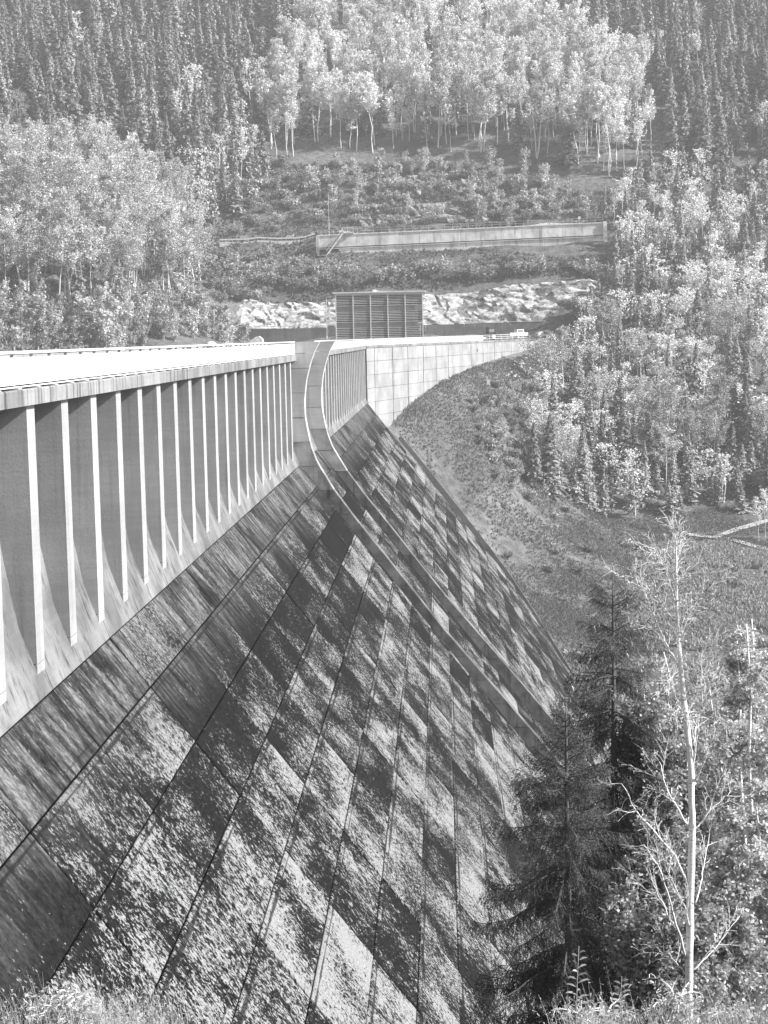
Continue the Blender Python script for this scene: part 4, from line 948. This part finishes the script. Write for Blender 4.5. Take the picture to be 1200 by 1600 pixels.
def near_spruce(seed, loc, H, Rmax, top_len, label, cones=0, k0=.30, openness=1.0, bare_from=99):
    r = np.random.default_rng(seed); e = empty('spruce_tree', (loc[0], loc[1], loc[2]-H)); tag(e, label, 'tree')
    tube_m('trunk', [(0, 0, -.8), (0, 0, H*.5), (0, 0, H-top_len), (0, 0, H)], [H*.011, H*.008, .018, .006], M['near_spruce_bark'], e, 9)
    wood_ = MB(); ND, NB = [], []; NS = []; cone_pts = []
    def needles(p0, p1, ln, dens=1.0):
        L = np.linalg.norm(p1-p0); n = max(3, int(L/.0145*dens)); u = (np.arange(n)+r.random(n))/n; d = (p1-p0)/(L+1e-9)
        c = p0+(p1-p0)*u[:, None]; a = r.normal(size=(n, 3)); a -= (a@d)[:, None]*d; a = unit(a)
        tip = c+(a*.75+d*.65)*ln*r.uniform(.7, 1.2, (n, 1)); s = unit(np.cross(a, d))*.0088
        ND.append(np.stack([c-s, c+s, tip], 1).reshape(-1, 3))
    d_ = top_len; needles(np.array([0, 0, H-top_len]), np.array([0, 0, H]), .022, .8)
    while d_ < H-.6:
        whorl = r.random() < .55
        nbr = r.integers(5, 7) if whorl else r.integers(2, 5)
        for _ in range(nbr):
            ph = r.uniform(0, 2*np.pi); L = min(Rmax, .20+k0*d_+ (0 if d_ < 2 else .02*d_))*r.uniform(.72, 1.08)*(1 if whorl else .75)
            young = max(0, 1-d_/2.6); el0 = math.radians(-2+52*young+r.normal(0, 6)); hd = np.array([math.cos(ph), math.sin(ph), 0]); K = 9
            pts = [np.array([0, 0, H-d_+r.normal(0, .04)])]
            for i in range(K):
                u = (i+.5)/K; el = el0-math.radians(22*(1-young))*math.sin(math.pi*u*.9)+math.radians(34*(1-.4*young))*max(0, u-.55)/.45
                pts.append(pts[-1]+(hd*math.cos(el)+np.array([0, 0, math.sin(el)])+r.normal(0, .03, 3))*L/K)
            pts = np.array(pts); wood_.tube(pts, np.linspace(.006+.007*L, .003, K+1), 4, cap=False)
            for i in range(K): needles(pts[i], pts[i+1], .022, .7)
            m = int(L/.024*openness); sdv = np.array([-hd[1], hd[0], 0])
            for j in range(m):
                u = .12+.88*(j+r.random())/m; p = np.array([np.interp(u*K, np.arange(K+1), pts[:, i]) for i in range(3)]); sg = 1 if j % 2 else -1
                tl = (.10+.44*min(1, L)*(1-u*.6))*r.uniform(.5, 1.15); hang = min(1, d_/2.2)*r.uniform(.55, 1.1)
                dv = unit(hd*(.55-.25*hang)+sdv*sg*(.75-.55*hang)+np.array([0, 0, -1.0*hang+.25*(1-hang)])+r.normal(0, .12, 3))
                mid = p+dv*tl*.5; dv2 = unit(dv+np.array([0, 0, -.5*hang])); end = mid+dv2*tl*.5
                needles(p, mid, .026, 1); needles(mid, end, .024, 1); NS.append((p, mid, end))
                if tl > .22:
                    for q in range(3):
                        s0 = p+(mid-p)*r.uniform(.3, 1); needles(s0, s0+unit(dv2+r.normal(0, .5, 3))*tl*r.uniform(.25, .5), .018, .9)
            if cones and 1.0 < d_ < 3.0 and r.random() < .5: cone_pts.append(pts[r.integers(4, K)])
        d_ += r.uniform(.12, .20) if not whorl else r.uniform(.10, .17)
    V = np.concatenate(ND); link('needles', big_mesh('needles', V, np.arange(len(V)).reshape(-1, 3), [M['near_needle']]), e)
    S = np.array(NS); s = np.array([0.003, 0.002, 0]); v = np.concatenate([S[:, 0]-s, S[:, 0]+s, S[:, 1]+s, S[:, 1]-s, S[:, 2]], 0); n = len(S); i = np.arange(n)
    tv = v; link('twig', big_mesh('twig', tv, np.stack([i, i+n, i+2*n, i+3*n], -1), [M['near_spruce_bark']]), e)
    wood_.obj('branch', M['near_spruce_bark'], e)['kind'] = 'stuff'
    if cones:
        me = None
        for c in cone_pts[:cones]:
            if me is None:
                t = np.linspace(0, 1, 9); q = MB().tube([(0, 0, -.125*u) for u in t], [.019*math.sin(math.pi*min(1, .12+.86*u))**.6*(1+.12*(i % 2)) for i, u in enumerate(t)], 8).obj('cone', M['cone'], e); me = q.data
            else: q = link('cone', me, e)
            q.location = c; q.rotation_euler = (r.normal(0, .2), r.normal(0, .2), 0)
near_spruce(21, (1.9, 27.0, -5.95), 7.9, 1.75, .25, 'dark dense spruce with hanging twigs in front of the dam foot', 0, .54, 1.0)
near_spruce(22, (3.26, 33.0, -4.5), 11.2, 1.95, .70, 'taller open spruce with a long leader and pale hanging cones', 34, .44, .8)

def leafy(seed, loc, H, R, nleaf, label, ls=.026, stems=3, low=.12, mat='near_leaf', name='leafy_tree', catg='tree'):
    r = np.random.default_rng(seed); e = empty(name, loc); tag(e, label, catg, None); C = []; wd_ = MB()
    for s in range(stems):
        ln = r.normal(0, .10, 2); z = np.linspace(0, 1, 9); hh = H*(1 if s == 0 else r.uniform(.7, .95))
        tr = np.c_[ln[0]*hh*z+np.cumsum(r.normal(0, .03, 9)), ln[1]*hh*z+np.cumsum(r.normal(0, .03, 9)), hh*z-.4*(z == 0)]
        tube_m('trunk', tr, .012*hh*(1-z*.9)*.6+.006, M['near_bark'], e, 7)
        nb = 130//stems
        for b in range(nb):
            u = r.uniform(low, .98); p = np.array([np.interp(u, z, tr[:, i]) for i in range(3)]); L = 1.15*R*(.35+.65*math.sin(math.pi*min(1, .15+.8*(1-abs(u-.45)))))*r.uniform(.5, 1.1)*(1.08-u*.55)
            ph = r.uniform(0, 2*np.pi); d = unit(np.array([math.cos(ph), math.sin(ph), r.uniform(.1, 1.0)])); k = 6; pts = [p]
            for i in range(k): d = unit(d+r.normal(0, .14, 3)-np.array([0, 0, .05*i])); pts.append(pts[-1]+d*L/k)
            pts = np.array(pts); wd_.tube(pts, np.linspace(.014, .003, k+1), 4, cap=False)
            for i in range(1, k+1):
                for _ in range(2):
                    q = unit(d+r.normal(0, .8, 3)); l2 = L*r.uniform(.12, .32); s0 = pts[i]+(pts[i-1]-pts[i])*r.random(); s1 = s0+q*l2+np.array([0, 0, -.12*l2]); wd_.tube([s0, (s0+s1)/2+r.normal(0, .01, 3), s1], [.004, .003, .002], 3, cap=False)
                    m = max(1, int(nleaf/(nb*stems*k*2))); uu = r.random((m, 1))*1.15; C.append(s0+(s1-s0)*uu+r.normal(0, .06, (m, 3)))
    C = np.concatenate(C); v, f = rand_quads(C, ls, r, .3, .62); link('foliage', big_mesh('foliage', v, f, [M[mat]]), e); wd_.obj('branch', M['near_bark'], e)['kind'] = 'stuff'
    return e
M['sun_leaf'] = leaf_mat('sunny_leaves', .47, .08, .45)
def gz_(x, y): return float(hgt(np.array([x]), np.array([y]))[0])
for sd2, x, y, top, R, n, lab, mat in ((61, 5.9, 31, -5.2, 1.25, 30000, 'pale leafy birch filling the right edge behind the bare birch', 'sun_leaf'),
        (62, 5.0, 34, -6.9, 1.2, 30000, 'leafy birch thick with small leaves directly behind the bare white trunk', 'sun_leaf'),
        (63, 3.95, 30, -7.4, .95, 24000, 'darker leafy birch between the taller spruce and the bare birch', 'near_leaf'),
        (64, 5.0, 23, -7.0, .9, 26000, 'bright leafy birch low on the right in front of the others', 'sun_leaf'),
        (65, 3.2, 25.5, -8.6, .8, 18000, 'small dim leafy tree right of the dense dark spruce', 'near_leaf'),
        (67, 6.5, 33, -5.6, 1.2, 28000, 'leafy birch between the edge tree and the one behind the bare trunk', 'sun_leaf'),
        (68, 5.6, 27, -6.6, 1.0, 26000, 'bright leafy birch at the right edge nearer than the tallest ones', 'sun_leaf'),
        (69, 4.2, 26, -8.3, .85, 26000, 'leafy birch low behind the bare white trunk near the bottom', 'sun_leaf'),
        (66, 7.2, 36, -5.0, 1.3, 28000, 'leafy birch farthest back at the right edge', 'sun_leaf')):
    z = gz_(x, y); leafy(sd2, (x, y, z), top-z, R, int(n*1.05), lab, .029, 3, .1, mat)
for sd2, x, y, h, R, lab in ((71, 3.6, 17.5, 1.35, .7, 'low leafy bush at the bottom right beside the birch trunk'), (72, 2.6, 18.5, 1.1, .6, 'low leafy bush under the dense spruce at the bottom'), (73, 1.7, 19.5, 1.0, .6, 'leafy bush at the bottom edge left of the dense spruce'), (74, -4.1, 17.2, .85, .6, 'small twiggy bush at the bottom left corner before the dam face')):
    leafy(sd2, (x, y, gz_(x, y)), h, R, 2600, lab, .018, 4, .15, 'near_leaf', 'bush', 'bush')
# tall weeds and ferns
def blades(name, pts, h, mat, seed, per=26):
    r = np.random.default_rng(seed); V, F, n = [], [], 0
    for x, y in pts:
        z = gz_(x, y)
        for _ in range(per):
            b = np.array([x, y, z])+r.normal(0, .14, 3)*np.array([1, 1, 0]); H = h*r.uniform(.45, 1.1); ph = r.uniform(0, 6.28); d = np.array([math.cos(ph), math.sin(ph), 0]); cv = r.uniform(.05, .45)*H; w_ = r.uniform(.002, .005); sv = np.array([-d[1], d[0], 0])*w_
            pt = [b+d*cv*u*u+np.array([0, 0, H*u*(1-.15*u)]) for u in (0, .35, .7, 1)]
            for i, q in enumerate(pt): V += [q-sv*(1-i*.28), q+sv*(1-i*.28)]
            F += [(n+2*i, n+2*i+1, n+2*i+3, n+2*i+2) for i in range(3)]; n += 8
            if r.random() < .5:
                for k in range(7):
                    u = .5+.5*k/7; q = b+d*cv*u*u+np.array([0, 0, H*u*(1-.15*u)]); a = unit(r.normal(size=3)+np.array([0, 0, .6]))*r.uniform(.015, .05); s = unit(np.cross(a, r.normal(size=3)))*.006
                    V += [q-s*.3, q+s*.3, q+a+s, q+a-s]; F.append((n, n+1, n+2, n+3)); n += 4
    return tag(link(name, big_mesh(name, np.array(V), np.array(F), [mat])), kind='stuff')
r = np.random.default_rng(88)
M['straw'] = leaf_mat('pale_straw', .40, .05, .4)
blades('tall_weeds', np.c_[r.uniform(-5.0, -2.7, 60), r.uniform(16, 18.5, 60)], .95, M['straw'], 3)
blades('tall_grass', np.c_[r.uniform(1.0, 5.0, 90), r.uniform(15, 19, 90)], .9, M['straw'], 4, 20)
def fern(x, y, h, label, seed):
    r = np.random.default_rng(seed); e = empty('fern_plant', (x, y, gz_(x, y))); tag(e, label, 'plant'); lean = r.normal(0, .12, 2)
    pts = np.array([[lean[0]*h*u*u, lean[1]*h*u*u, h*u] for u in np.linspace(0, 1, 8)]); tube_m('stem', pts, np.linspace(.007, .003, 8), M['straw'], e, 5)
    for k in range(22):
        u = .35+.63*k/22; p = np.array([lean[0]*h*u*u, lean[1]*h*u*u, h*u]); ph = 0 if k % 2 else math.pi; ph += r.normal(0, .5); d = np.array([math.cos(ph), math.sin(ph)*.6, .55]); L = .17*(1.25-u)*r.uniform(.8, 1.2)+.03; s = np.array([0, .3, 1.0])*.011
        q = [p, p+d*L*.4+s, p+d*L*.75+s*.7+np.array([0, 0, -.1*L]), p+d*L+np.array([0, 0, -.3*L]), p+d*L*.75-s*.7+np.array([0, 0, -.1*L]), p+d*L*.4-s]
        m = MB(); m.add(q, [(0, 1, 2, 3, 4, 5)]).obj('leaf', M['straw'], e)
fern(1.26, 17.0, 1.35, 'feathery pale plant rising at the bottom edge below the dense spruce', 1)
fern(1.75, 17.4, 1.15, 'shorter pale plant right of the feathery one at the bottom edge', 2)
